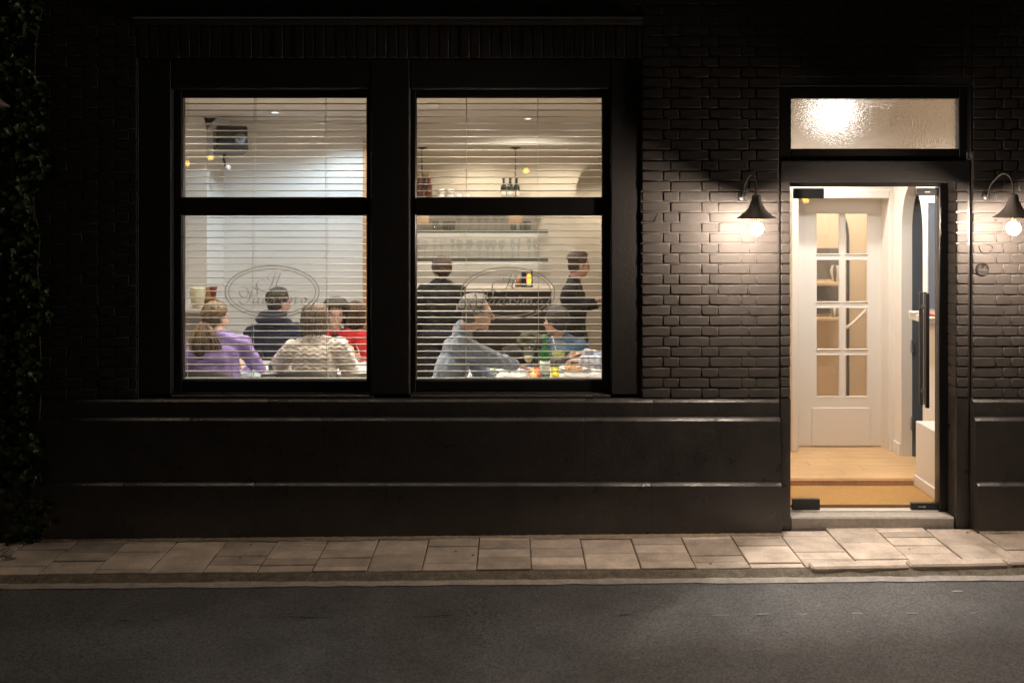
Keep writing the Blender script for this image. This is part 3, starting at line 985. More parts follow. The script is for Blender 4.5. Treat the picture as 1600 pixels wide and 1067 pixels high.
def cpt(px, py, z):
    k = (z-CZ)/(HY-py); return ((px-800)*k, k*S*D0-D0)
x, y = cpt(430, 175.5, CEIL); ceiling_spot(x, y, CEIL, 'lit round ceiling spot nearest the speaker', 50, COOL, 155)
x, y = cpt(546, 182.5, CEIL); ceiling_spot(x, y, CEIL, 'lit round ceiling spot at the right of the left window', 52, COOL, 140)
x, y = cpt(825, 185, CEIL); ceiling_spot(x, y, CEIL, 'lit round ceiling spot in front of the bar soffit', 85, NEUT, 165)
for px, y, p, c, lab in ((300, .68, 50, WARM2, 'added ceiling spot lighting the woman in purple'), (500, .66, 60, WARM2, 'added ceiling spot lighting the woman in the cable knit'),
                         (740, .66, 65, WARM2, 'added ceiling spot lighting the man in blue'), (905, .66, 45, WARM, 'added ceiling spot lighting the plaid shirt')):
    ceiling_spot(fx(px, y), y, CEIL, lab, p, c, 150)  # unseen spots above the window head, added to light the diners
ceiling_spot(ax0+.45, 5.7, LC-.01, 'added ceiling spot brightening the passage behind the arch', 75, WARM, 140)  # unseen spot, added because the passage came out dark
for px, y, p, tx, lab in ((610, 1.44, 125, 430, 'added ceiling spot hidden by the middle post, lighting the left blind'), (610, 1.58, 185, 790, 'added ceiling spot hidden by the middle post, lighting the right blind'),
                          (978, 1.45, 105, 830, 'added ceiling spot hidden by the right window post, lighting the right blind'), (238, 1.5, 75, 400, 'added ceiling spot hidden by the left window post, lighting the left blind')):
    ceiling_spot(fx(px, y), y, CEIL, lab, p, WARM2, 84, .7, aim=at(tx, 580, .2))  # added where the posts hide them, to brighten the blind slats
# spots over the back bar, in the lower ceiling
for px, lab in ((745, 'ceiling spot over the middle of the bar'), (880, 'ceiling spot over the right end of the bar')):
    ceiling_spot(fx(px, 4.2), 4.2, LC, lab, 30, WARM, 165)
q = MB(); q.lathe([(.055, 0), (.055, -.02), (.04, -.035), (.0005, -.036)], (*cpt(676, 162, CEIL), CEIL), 24)
tag(q.build('smoke_detector', white), 'round smoke detector on the ceiling of the right window', 'smoke detector')

# ------------------------------------------------------------------ loudspeaker on the pier
c = at(360, 220, 2.55)
sp = thing('loudspeaker', 'black loudspeaker hung high on the wall in the left window', 'loudspeaker', (c.x, c.y, c.z))
M = Matrix.Translation(c) @ Matrix.Rotation(.45, 4, 'Z') @ Matrix.Rotation(-.12, 4, 'X')
w_, h_ = .145, .125
q = MB(); q.cbox(-w_, w_, -.11, .11, -h_, h_, .012, M); q.build('cabinet', blackm, sp)
q = MB(); q.cbox(-w_+.012, w_-.012, -.118, -.111, -h_+.012, h_-.012, .003, M); q.build('grille', mat('speaker_cloth', (.007, .007, .008), .9, bump=.6, bscale=400), sp)
q = MB(); q.lathe([(.052, 0), (.056, .006), (.05, .01), (.03, .003), (.012, .008), (.0005, .01)], (0, 0, 0), 24, M=M.to_3x3() @ Matrix.Rotation(PI/2, 3, 'X'))
q.v = [tuple(Vector(p)+M @ Vector((.07, -.118, .0))) for p in q.v]
q.build('driver', mat('speaker_cone', (.05, .053, .056), .4), sp)
q = MB(); b = at(350, 243, 2.56)
q.tube([b+Vector((.02, -.02, .06)), b+Vector((0, -.01, -.04)), b+Vector((.015, .0, -.10))], .014, 8)
q.build('bracket', blackm, sp)
q = MB(); q.ell(at(356, 262, 2.52), (.028, .03, .028)); q.build('bracket_joint', white, sp)

# ------------------------------------------------------------------ shelf with vases at the left
ys = 2.35
q = MB(); q.cbox(PX0, fx(341, ys), ys-.1, 2.579, fz(487, ys), fz(480.5, ys), .004)
tag(q.build('wall_shelf', white), 'white shelf holding the vases at the left of the left window', 'shelf')
def striped(name, c1, c2, n, axis='ang', z0=0, z1=1):
    m = mat(name, c1, .3); nt = m.node_tree; N, L = nt.nodes, nt.links; b = N['Principled BSDF']
    tc = N.new('ShaderNodeTexCoord'); sp_ = N.new('ShaderNodeSeparateXYZ'); L.new(tc.outputs['Object'], sp_.inputs[0])
    if axis == 'ang':
        a = N.new('ShaderNodeMath'); a.operation = 'ARCTAN2'; L.new(sp_.outputs[0], a.inputs[0]); L.new(sp_.outputs[1], a.inputs[1])
        s = N.new('ShaderNodeMath'); s.operation = 'MULTIPLY'; s.inputs[1].default_value = n; L.new(a.outputs[0], s.inputs[0])
        t = N.new('ShaderNodeMath'); t.operation = 'SINE'; L.new(s.outputs[0], t.inputs[0])
        mr = N.new('ShaderNodeMapRange'); mr.inputs['From Min'].default_value = -.2; mr.inputs['From Max'].default_value = .2; L.new(t.outputs[0], mr.inputs['Value'])
    else:
        mr = N.new('ShaderNodeMapRange'); mr.inputs['From Min'].default_value = z0; mr.inputs['From Max'].default_value = z1; L.new(sp_.outputs[2], mr.inputs['Value'])
    mx = N.new('ShaderNodeMix'); mx.data_type = 'RGBA'; mx.inputs['A'].default_value = (*c1, 1); mx.inputs['B'].default_value = (*c2, 1)
    L.new(mr.outputs[0], mx.inputs['Factor']); L.new(mx.outputs['Result'], b.inputs['Base Color'])
    return m
def vase(px, d, wpx, hpx, prof, m, label, pyb):
    c = at(px, pyb, d); k = (D0+d)/D0/S
    q = MB(); q.lathe([(r*wpx*k/2, z*hpx*k) for r, z in prof], c, 28)
    return tag(q.build('vase', m, origin=c), label, 'vase')
vase(309, 2.3, 25, 31, [(.0, 0), (.62, 0), (.66, .05), (.9, .5), (1, .8), (.92, .93), (.98, 1), (.9, 1), (.8, .9), (.0, .85)],
     striped('cream_stripes', (.70, .62, .32), (.72, .68, .55), 7), 'cream vase with pale vertical stripes on the wall shelf', 480.3)
vase(325, 2.4, 15, 32, [(0, 0), (.7, 0), (.75, .1), (.8, .7), (.95, .95), (1, 1), (.85, 1), (.7, .8), (0, .75)],
     striped('amber_green', (.03, .07, .04), (.45, .24, .05), 1, 'z', .05, .09), 'amber and dark green vase in the middle of the wall shelf', 480.3)
vase(333.5, 2.32, 13, 32, [(0, 0), (.6, 0), (.62, .5), (.75, .85), (1, 1), (.85, 1), (.6, .8), (0, .75)],
     striped('red_amber', (.50, .22, .04), (.18, .03, .015), 1, 'z', .07, .11), 'dark red and amber vase with a flared rim on the wall shelf', 480.3)

# ------------------------------------------------------------------ bar
CT = fz(450, 3.6)
bar_ = thing('bar_counter', 'dark bar counter with a pale top behind the right window', 'bar counter', (fx(740, 3.7), 3.7, FL))
q = MB(); q.cbox(XP+.01, fx(862, 3.6), 3.66, 4.0, FL, CT-.04, .004)
q.build('counter_front', counterf, bar_)
q = MB(); q.cbox(XP+.01, fx(866, 3.6), 3.6, 4.06, CT-.04, CT, .005); q.build('counter_top', countert, bar_)
shelfm = mat('glass_shelf', (.10, .115, .10), .2)
ledm = emit_mat('shelf_led', (1.0, .95, .86), 14)
shz = [fz(312.5, BB-.12), fz(359, BB-.12), fz(403, BB-.12)]
for i, (z, lab) in enumerate(zip(shz, ('top bar shelf with bottles and white cups', 'middle glass bar shelf with a light strip below', 'lowest glass bar shelf with a light strip below'))):
    sx1 = fx(856, BB-.12)
    t = thing('bar_shelf', lab, 'shelf', (fx(750, BB), BB-.12, z), 'shelves behind the bar')
    q = MB(); q.cbox(XP+.002, sx1, BB-.24, BB-.002, z-.012, z, .002); q.build('board', white if i == 0 else shelfm, t)
    if i:
        q = MB(); q.box(XP+.002, sx1, BB-.2425, BB-.2402, z-.036, z-.0005); q.build('front_lip', shelfm, t)
        q = MB(); q.box(XP+.05, sx1-.05, BB-.11, BB-.09, z-.022, z-.0125); q.build('light_strip', ledm, t)
# stemware and tumblers
wineg = [(.0, 0), (.034, 0), (.034, .003), (.008, .008), (.0045, .02), (.0045, .085), (.012, .095), (.034, .125), (.040, .155), (.036, .19), (.031, .21)]
tumbler = [(0, 0), (.032, 0), (.036, .10), (.0355, .10), (.0315, .006), (0, .006)]
flute = [(0, 0), (.030, 0), (.030, .003), (.006, .008), (.004, .09), (.016, .11), (.024, .16), (.022, .22)]
def lmesh(name, prof, m, n=14):
    q = MB(); q.lathe(prof, (0, 0, 0), n); return q.mesh(name, m)
gm = {'wine_glass': lmesh('wine_glass', wineg, iglass), 'tumbler': lmesh('tumbler', tumbler, iglass), 'flute_glass': lmesh('flute_glass', flute, iglass)}
for z, row, names, lab in ((shz[1], 0, ('wine_glass', 'tumbler', 'wine_glass'), 'clear glass in the row on the middle bar shelf'),
                           (shz[2], 1, ('wine_glass', 'flute_glass', 'wine_glass'), 'clear glass in the row on the lowest bar shelf')):
    for i in range(16):
        x = XP+.10+i*.1+rng.uniform(-.025, .025)
        if x > fx(852, BB-.12): break
        for yy in (BB-.10,):
            nm = names[(i//3) % 3]
            o = obj(nm, gm[nm], None, (x+(.03 if yy < BB-.1 else 0), yy, z+.0005))
            tag(o, '%s clear glass from the left on the %s bar shelf' % (('first', 'second', 'third', 'fourth', 'fifth', 'sixth', 'seventh', 'eighth', 'ninth', 'tenth', 'eleventh', 'twelfth',
                'thirteenth', 'fourteenth', 'fifteenth', 'sixteenth')[i], 'middle' if row == 0 else 'lowest'), 'glass', 'glasses on shelf %s' % ('middle' if row == 0 else 'lowest'))
# bottles
def bottle(name, c, h, r, body, labelm, capm, label, cat='bottle', neck=.30, group=None, lab_h=(.12, .42)):
    t = thing(name, label, cat, c, group)
    q = MB(); q.lathe([(0, 0), (r*.9, 0), (r, h*.02), (r, h*.56), (r*.92, h*.62), (r*.5, h*.70), (r*neck+.003, h*.76), (r*neck, h*.95), (r*neck+.004, h*.955), (r*neck+.004, h*.985), (0, h*.985)], c, 20)
    q.build('bottle_glass', body, t)
    if labelm:
        q = MB(); q.lathe([(r+.0008, h*lab_h[0]), (r+.0012, h*lab_h[0]), (r+.0012, h*lab_h[1]), (r+.0008, h*lab_h[1])], c, 24); q.build('paper_label', labelm, t)
    q = MB(); q.lathe([(r*neck+.0045, h*.86), (r*neck+.005, h*.865), (r*neck+.005, h), (0, h+.001)], c, 16); q.build('cap', capm, t)
    return t
wineb = mat('dark_bottle_glass', (.008, .014, .008), .12); paper = mat('paper_label', (.62, .57, .50), .7, var=.1, vscale=60); foil = mat('black_foil', (.01, .01, .01), .35)
kb = (D0+BB-.13)/D0/S
for i, px in enumerate((787, 797.2, 807.2)):
    c = at(px, 312.4, BB-.13); c.z = shz[0]
    bottle('wine_bottle', c, 35.5*kb, 4.9*kb, wineb, paper, foil, ('left', 'middle', 'right')[i]+' of three dark wine bottles with white labels on the top bar shelf', group='wine bottles on the top shelf')
liq = mat('amber_liquor', (.10, .022, .008), .1); gold = mat('gold_cap', (.52, .40, .20), .4); tan = mat('tan_label', (.45, .32, .20), .6)
for i, (px, dy) in enumerate(((655, 0), (663.5, .06), (670, 0))):
    c = at(px, 312.4, BB-.13+dy); c.z = shz[0]
    bottle('liquor_bottle', c, 41*kb, 5.0*kb, liq, tan if i == 1 else None, gold, ('left', 'tan labelled middle', 'right')[i]+' amber liquor bottle with gold cap on the top bar shelf', group='liquor bottles on the top shelf', neck=.55)
cupp = [(0, 0), (.6, 0), (.72, .04), (.98, .35), (1, .95), (.94, 1), (.88, .95), (.8, .3), (0, .2)]
cupm = None
for i, (px, n) in enumerate(((688.5, 2), (703, 2), (716.5, 1), (728.5, 1))):
    for j in range(n):
        c = at(px, 312.4, BB-.12); c.z = shz[0]+j*8.6*kb
        q = MB(); r = 6.1*kb
        q.lathe([(u*r, w*8.4*kb) for u, w in cupp], c, 18)
        if j == 0 and False: pass
        tag(q.build('cup', china, origin=c), ('upper' if j else ('lower' if n == 2 else 'single'))+' white cup in the '+('first', 'second', 'third', 'fourth')[i]+' pile beside the amber bottles', 'cup', 'white cups on the top shelf')
# on the counter: drinks and an LED lantern
c = at(823.5, 448.5, 3.75); c.z = CT; k = (D0+3.75)/D0/S
t = thing('lantern', 'black lantern with an orange flame glow on the bar', 'lantern', c)
q = MB(); a = 7.6*k; h = 26*k
for sx in (-1, 1):
    for sy_ in (-1, 1):
        q.cbox(c.x+sx*a-.008, c.x+sx*a+.008, c.y+sy_*a-.008, c.y+sy_*a+.008, c.z+.01, c.z+h-.012, .002)
q.cbox(c.x-a-.012, c.x+a+.012, c.y-a-.012, c.y+a+.012, c.z, c.z+.012, .003); q.cbox(c.x-a-.012, c.x+a+.012, c.y-a-.012, c.y+a+.012, c.z+h-.014, c.z+h, .003)
q.cbox(c.x-a+.002, c.x-a*.1, c.y-a, c.y+a, c.z+.0125, c.z+h-.0145, .001)
q.build('frame', blackm, t)
q = MB(); q.ell((c.x+a*.42, c.y-a*.5, c.z+h*.46), (a*.48, .025, h*.36)); q.build('flame', emit_mat('flame_glow', (1, .36, .04), 3.0), t)
orange = mat('orange_drink', (.55, .23, .07), .3, trans=.2); mint = mat('mint_leaf', (.06, .22, .05), .5)
for px, lab, wd, m_ in ((808.5, 'orange cocktail beside the lantern on the bar', 4.3, orange), (813.5, 'second orange cocktail touching the lantern on the bar', 3.6, orange), (798.5, 'clear drink with mint on the bar', 3.6, iglass)):
    c = at(px, 448.5, 3.72 if px != 813.5 else 3.80); c.z = CT
    t = thing('cocktail', lab, 'drink', c)
    q = MB(); q.lathe([(wd*k*.85, .002), (wd*k, 12*k), (0, 12.1*k)], c, 16); q.build('liquid', m_, t)
    q = MB(); q.lathe([(0, 0), (wd*k*.9, 0), (wd*k*1.06, 15*k)], c, 16); q.build('glass', iglass, t)
    q = MB(); q.tube([c+Vector((0, 0, .02)), c+Vector((.02, -.005, 20*k))], .003, 6); q.build('straw', white, t)
    if m_ is iglass:
        q = MB()
        for s_ in range(5): q.ell(c+Vector((rng.uniform(-.015, .015), rng.uniform(-.015, .015), 15*k+rng.uniform(0, .015))), (.016, .008, .010), Matrix.Rotation(s_, 3, 'Z'), 8, 5)
        q.build('mint_sprig', mint, t)
# pendants
shadep = mat('peach_shade', (.62, .42, .25), .6, emit=(1, .62, .33), estr=.28)
for px, lab in ((659.5, 'pendant lamp over the left end of the bar'), (805.5, 'pendant lamp over the bar beside the wine bottles')):
    d = 3.78; c = at(px, 231, d); c.z = LC; zb = fz(348.5, d)
    t = thing('pendant_lamp', lab, 'pendant lamp', c, 'pendants over the bar')
    q = MB(); q.lathe([(.058, 0), (.058, -.010), (.02, -.018), (.004, -.03)], c, 20); q.build('canopy', brassm if False else blackm, t)
    q = MB(); q.tube([c, (c.x, c.y, zb+.2)], .006, 8); q.build('rod', blackm, t)
    q = MB(); q.lathe([(.072, zb-c.z), (.070, zb-c.z+.16), (.05, zb-c.z+.19), (.008, zb-c.z+.21)], c, 24); q.build('shade', shadep, t)
    q = MB(); q.ell((c.x, c.y, zb+.03), (.03, .03, .03)); q.build('bulb', emit_mat('pendant_bulb_%d' % px, (1, .8, .5), 9), t)

# ------------------------------------------------------------------ venetian blinds
def blind(px0, px1, cords, label):
    by = .235
    x0, x1 = fx(px0, by), fx(px1, by)
    t = thing('venetian_blind', label, 'blind', ((x0+x1)/2, by, fz(594, by)), 'window blinds')
    z0, z1, p = fz(590, by), fz(146, by), .04798
    n = int((z1-z0)/p)
    w = .020
    q = MB(); L_ = x1-x0; prof = [(-w, -.0012), (-w*.4, .0016), (w*.4, .0016), (w, -.0012)]; th = .0036
    vs = [(sx*L_/2, y, z) for sx in (-1, 1) for y, z in prof]+[(sx*L_/2, y, z-th) for sx in (-1, 1) for y, z in prof]
    fs = []
    for i in range(3): fs += [(i, i+1, 5+i, 4+i), (8+i, 12+i, 13+i, 9+i)]
    fs += [(0, 4, 12, 8), (3, 11, 15, 7), (0, 8, 9, 1), (1, 9, 10, 2), (2, 10, 11, 3), (4, 5, 13, 12), (5, 6, 14, 13), (6, 7, 15, 14)]
    q.add(vs, fs)
    me = q.mesh('slat', slatm)
    for i in range(n+1):
        o = obj('slat', me, t, ((x0+x1)/2, by+rng.uniform(-.001, .001), z0+i*p+rng.uniform(-.0008, .0008)))
        o.rotation_euler = (math.radians(-1.5)+rng.uniform(-.015, .015), rng.uniform(-.0018, .0018), 0)
    q = MB(); q.cbox(x0, x1, by-.028, by+.028, z1+.035, z1+.085, .003); q.build('head_rail', slatm, t)
    q = MB(); q.cbox(x0, x1, by-.025, by+.025, z0-.030, z0-.014, .003); q.build('bottom_rail', slatm, t)
    for (ca, cb) in cords:
        q = MB(); xa, xb = fx(ca, by), fx(cb, by)
        for yy in (by-.026, by+.026): q.tube([(xb, yy, z0-.02), (xa, yy, z1+.05)], .0016, 5)
        q.build('ladder_cord', cordm, t)
    return t
blind(285.5, 583.5, ((292, 291), (399, 394), (509, 512)), 'open slatted blind inside the left window')
blind(646.5, 948.5, ((729, 728), (840, 842)), 'open slatted blind inside the right window')

# ------------------------------------------------------------------ tables
TZ = .925
def table(x0, x1, y0, y1, label):
    t = thing('dining_table', label, 'table', ((x0+x1)/2, (y0+y1)/2, FL))
    q = MB(); q.cbox(x0, x1, y0, y1, TZ-.03, TZ, .006); q.build('table_top', linen, t)
    for x in (x0+.06, x1-.06):
        for y in (y0+.06, y1-.06):
            q = MB(); q.cbox(x-.025, x+.025, y-.025, y+.025, FL, TZ-.0305, .004); q.build('leg', chairm, t)
    q = MB(); q.cbox(x0+.05, x1-.05, y0+.045, y0+.07, TZ-.11, TZ-.031, .003); q.cbox(x0+.05, x1-.05, y1-.07, y1-.045, TZ-.11, TZ-.031, .003)
    q.build('apron', chairm, t)
    return t
table(-2.45, -.98, .98, 1.66, 'white topped dining table behind the left window')
table(fx(712, .8), fx(962, .8), .42, 1.30, 'white topped dining table behind the right window')
# chairs
def make_chair(label):
    t = thing('dining_chair', label, 'chair', (0, 0, 0), 'black dining chairs')
    q = MB(); q.cbox(-.22, .22, -.21, .21, .43, .47, .015); q.build('seat', chairm, t)
    for sx in (-1, 1):
        for sy_ in (-1, 1):
            q = MB(); q.tube([(sx*.19, sy_*.18, .43), (sx*.20, sy_*(.19 if sy_ > 0 else .22), 0)], [.016, .011], 8); q.build('leg', chairm, t)
        q = MB(); q.tube([(sx*.19, -.19, .45), (sx*.20, -.22, .65), (sx*.20, -.26, .84)], [.013, .013, .011], 8); q.build('back_post', chairm, t)
    q = MB(); n = 14; vs = []
    for i in range(n+1):
        u = -1+2*i/n; x = .235*u; y = -.275+.075*u*u; zt = .885-.035*u*u
        vs += [(x, y, zt-.24), (x, y-.015, zt), (x, y+.012, zt), (x, y+.027, zt-.24)]
    q.add(vs, [(4*i+j, 4*i+4+j, 4*i+4+(j+1) % 4, 4*i+(j+1) % 4) for i in range(n) for j in range(4)]+[(0, 1, 2, 3), (4*n+3, 4*n+2, 4*n+1, 4*n)], True)
    q.build('backrest', chairm, t)
    return t
chair0 = make_chair('black curved back chair of the woman in purple')
def chair(px, d, rz, label, first=False, x=None):
    o = chair0 if first else copy_tree(chair0)
    X = fx(px, d) if x is None else x
    o.location = (X, d, FL); o.rotation_euler = (0, 0, rz); o['label'] = label
    return o
chair(333, .83, -.12, 'black curved back chair of the woman in purple', True)
chair(487, .83, .03, 'black curved back chair of the woman in the cable knit')
chair(430, 1.92, PI+2.9, 'black chair of the man in the navy hoodie')
chair(535, 1.95, PI, 'black chair of the woman in red')
chair(684, .58, -PI/2, 'black chair of the man in the blue sweater')
chair(874, 1.62, .5+PI*0, 'black chair of the dark haired diner in denim blue')
chair(990, .74, PI/2, 'black chair of the diner in the plaid shirt')
chair(556, 2.55, .2, 'black chair of the brown haired guest behind the woman in red')

# ------------------------------------------------------------------ on the tables
def plate(px, py, r, label, food=None):
    c = on(px, py, TZ+.001)
    t = thing('plate', label, 'plate', c)
    q = MB(); q.lathe([(0, 0), (r*.6, 0), (r, .016), (r, .019), (r*.62, .006), (0, .005)], c, 28); q.build('dish', china, t)
    if food:
        q = MB(); rr = random.Random(int(px))
        for i in range(9): q.ell(c+Vector((rr.uniform(-.5, .5)*r, rr.uniform(-.5, .5)*r, .014)), (rr.uniform(.015, .035), rr.uniform(.012, .025), .012), Matrix.Rotation(rr.uniform(0, 3), 3, 'Z'), 10, 6)
        q.build('food', food, t)
    return t
bread = mat('toasted_food', (.50, .25, .09), .7, var=.4, vscale=50); salad = mat('salad', (.16, .24, .05), .6, var=.5, vscale=60)
plate(422, 584, .11, 'white plate on the left table between purple and cream sweaters')
plate(463, 585, .10, 'white plate on the left table hidden beside the cream sweater', bread)
plate(562, 583, .12, 'white plate on the left table under the red cardigan')
plate(782, 583, .13, 'white plate in front of the man in blue', salad)
plate(806, 590, .10, 'small white plate beside the green bottle')
plate(898, 577, .13, 'plate with toasted food by the plaid sleeve', bread)
plate(905, 588, .12, 'white plate at the right edge of the right table')
plate(752, 589, .10, 'white plate near the hand of the man in blue')
candle = emit_mat('candle_flame', (1.0, .62, .16), 7)
def tealight(px, py, tint, glow, label):
    c = on(px, py, TZ+.001)
    t = thing('candle_jar', label, 'candle', c, 'candles in glass jars')
    q = MB(); q.lathe([(0, 0), (.030, 0), (.034, .03), (.036, .072), (.033, .072), (.030, .008), (0, .008)], c, 18)
    q.build('jar', glass_mat('jar_tint_%d' % px, tint, haze=.22), t)
    q = MB(); q.lathe([(.026, .009), (.026, .025), (0, .025)], c, 16); q.build('wax', mat('wax_%d' % px, glow, .5, emit=glow, estr=1.1), t)
    q = MB(); q.ell(c+Vector((0, 0, .042)), (.009, .009, .018)); q.build('flame', candle, t)
    return t
tealight(432, 578, (.85, .9, .3), (.8, .7, .1), 'yellow green candle jar on the left table')
tealight(443.5, 578, (.9, .75, .4), (.9, .5, .15), 'amber candle jar against the cream sweater')
tealight(833, 589.5, (1, .8, .6), (1, .6, .3), 'pale candle jar left of the green bottle')
tealight(840.5, 587.5, (1, .45, .2), (.9, .25, .05), 'orange red candle jar touching the green bottle')
tealight(867.5, 588, (.85, .85, .25), (.9, .65, .05), 'yellow candle jar right of the green bottle')
greenb = mat('green_bottle_glass', (.01, .22, .04), .08, trans=.35, coat=.3)
c = on(851.5, 590, TZ); bottle('water_bottle', c, .335, .040, greenb, mat('pale_label', (.66, .70, .62), .6, var=.1, vscale=50), mat('green_cap', (.02, .16, .05), .4), 'green glass bottle with a pale label on the right table', neck=.36, lab_h=(.10, .40))
c = on(838, 584, TZ); bottle('oil_bottle', c, .26, .024, wineb, None, foil, 'slim dark bottle just left of the green bottle')
c = on(428, 580, TZ); bottle('green_bottle', c, .10, .045, mat('olive_glass', (.05, .10, .02), .1), None, mat('olive_cap', (.05, .1, .02), .4), 'short olive bottle on the left table beside the candles', neck=.5)
lime = mat('lime_drink', (.55, .58, .20), .2); winel = mat('pale_wine', (.62, .56, .30), .2)
def goblet(px, py, h, r, liq, fill, label, name='wine_glass'):
    c = on(px, py, TZ+.001)
    t = thing(name, label, 'glass', c)
    P = [(0, 0), (r*.8, 0), (r*.8, .003), (.007, .010), (.0045, h*.15), (.0045, h*.36), (r*.35, h*.42), (r*.85, h*.55), (r, h*.70), (r*.96, h*.86), (r*.88, h)]
    q = MB(); q.lathe(P, c, 24); q.build('bowl', iglass, t)
    if liq:
        q = MB(); q.lathe([(0, h*.43), (r*.33, h*.435), (r*.82, h*.555), (r*.93, h*fill), (0, h*fill)], c, 20); q.build('drink', liq, t)
    return t
t = goblet(872.5, 582, .25, .062, lime, .68, 'large goblet of lime coloured drink on the right table', 'goblet')
c = on(872.5, 582, TZ)
q = MB(); q.tube([c+Vector((-.01, 0, .15)), c+Vector((-.05, .01, .29))], .004, 6); q.build('straw', white, t)
goblet(826, 584, .21, .040, winel, .66, 'wine glass with pale wine in front of the olive jacket')
goblet(569, 590, .16, .036, None, 0, 'small empty glass at the right edge of the left table')
goblet(918, 585, .17, .038, None, 0, 'empty glass beside the plaid sleeve')
tum = thing('tumbler', 'low clear tumbler by the hand of the man in blue', 'glass', on(819, 586, TZ+.001))
q = MB(); q.lathe([(u, w*.85) for u, w in tumbler], tum.location, 16); q.build('glass', iglass, tum)
# crumpled napkins
def napkin(px, py, s, label, m=linen):
    c = on(px, py, TZ+.001); rr = random.Random(int(px)); n = 9; vs = []; q = MB()
    for i in range(n):
        for j in range(n):
            u, v = i/(n-1)-.5, j/(n-1)-.5
            vs.append(c+Vector((u*s+rr.uniform(-.006, .006), v*s*.7+rr.uniform(-.006, .006), .004+max(0, .035*(1-4*(u*u+v*v)))*rr.uniform(.4, 1.4))))
    q.add(vs, [(i*n+j, i*n+j+1, (i+1)*n+j+1, (i+1)*n+j) for i in range(n-1) for j in range(n-1)], True)
    o = q.build('napkin', m, origin=c)
    so = o.modifiers.new('thick', 'SOLIDIFY'); so.thickness = .002
    return tag(o, label, 'napkin')
napkin(393, 588, .16, 'pale blue crumpled napkin beside the purple sleeve', mat('pale_blue_linen', (.50, .58, .68), .8))
napkin(790, 590, .17, 'white crumpled napkin on the right table left of the candles')
napkin(930, 590, .15, 'white crumpled napkin at the right end of the right table')

# ------------------------------------------------------------------ hallway behind the glass door
HW = 1.65; HL = 1.985; HR = 3.293; HC = 3.12
sbox('hall_wall_left', mat('warm_hall_paint', (.66, .50, .32), .7), PX1+.101, HL, .301, HW, -.04, HC)
q = MB(); q.box(HL, 4.2, .8, 6.0, -.04, FL); hf = struct(q.build('hall_floor', woodl))
q = MB(); q.box(HL, 4.2, .31, .80, -.04, .098); struct(q.build('door_mat', matm))
q = MB(); q.cbox(HL+.001, HR+.2, .788, .82, .099, FL+.002, .003); q.build('step_nosing', woodd, hf)
# floor boards as single planks
pm = {}
for i in range(8):
    for j in range(2):
        w = .118
        y0 = .825+i*.12
        xs = (HL+.003, HL+.45+.2*(i % 3), 3.7)
        q = MB(); q.cbox(xs[j]+.0008, xs[j+1]-.0008, y0, y0+.1185, FL+.0005, FL+.006, .001); q.build('floor_board', woodl, hf)
q = MB(); q.box(HL, 4.2, .301, 6.0, HC, HC+.1); struct(q.build('hall_ceiling', ceilm))
# wall with the inner door
OL, OR, OT = fx(1247, HW), fx(1388, HW), fz(310.5, HW)
q = MB(); q.box(PX1+.102, OL, HW, HW+.2, FL, HC); q.box(OR, HR, HW, HW+.2, FL, HC); q.box(OL, OR, HW, HW+.2, OT, HC)
struct(q.build('hall_wall_back', hallw))
q = MB(); e = .001
q.cbox(OR+e, fx(1400.5, HW), HW-.02, HW-e, FL+.006, OT+.075, .005); q.cbox(OL-.06, OL-e, HW-.02, HW-e, FL+.006, OT+.075, .005)
q.cbox(OL-e, OR+e, HW-.021, HW-e, OT+e, OT+.076, .005)
struct(q.build('door_casing', white))
ID = HW+.16
dl, dr, db, dt = fx(1243, ID), fx(1377, ID), FL+.012, OT+.01
cols = [(fx(1275, ID), fx(1312.5, ID)), (fx(1320, ID), fx(1356.5, ID))]
rws = [(fz(398, ID), fz(333, ID)), (fz(472.5, ID), fz(405, ID)), (fz(546.5, ID), fz(480, ID)), (fz(620.5, ID), fz(553.5, ID))]
q = MB(); t0, t1 = ID, ID+.04
q.box(dl, cols[0][0], t0, t1, db, dt); q.box(cols[1][1], dr, t0, t1, db, dt)
q.box(cols[0][0], cols[1][1], t0, t1, rws[0][1], dt)
q.box(cols[0][0], cols[1][1], t0, t1, db, rws[3][0])
q.box(cols[0][1], cols[1][0], t0+.006, t1, rws[3][0], rws[0][1])
for i in range(3):
    for ca, cb in cols: q.box(ca, cb, t0+.006, t1, rws[i+1][1], rws[i][0])
q.cbox(fx(1268, ID), fx(1359, ID), t0-.010, t0-.0005, fz(696.5, ID), fz(636.5, ID), .007)
idoor = q.build('glazed_door', white, front); tag(idoor, 'white inner door with eight small panes')
for ca, cb in cols:
    for za, zc in rws:
        p = MB(); p.box(ca-.003, cb+.003, t0+.018, t0+.022, za-.003, zc+.003); p.build('pane', glass, idoor)
        b = MB(); w = .007
        b.cbox(ca, ca+w, t0-.003, t0+.016, za, zc, .003); b.cbox(cb-w, cb, t0-.003, t0+.016, za, zc, .003)
        b.cbox(ca+w, cb-w, t0-.003, t0+.016, za, za+w, .003); b.cbox(ca+w, cb-w, t0-.003, t0+.016, zc-w, zc, .003)
        b.build('glazing_bead', white, idoor)
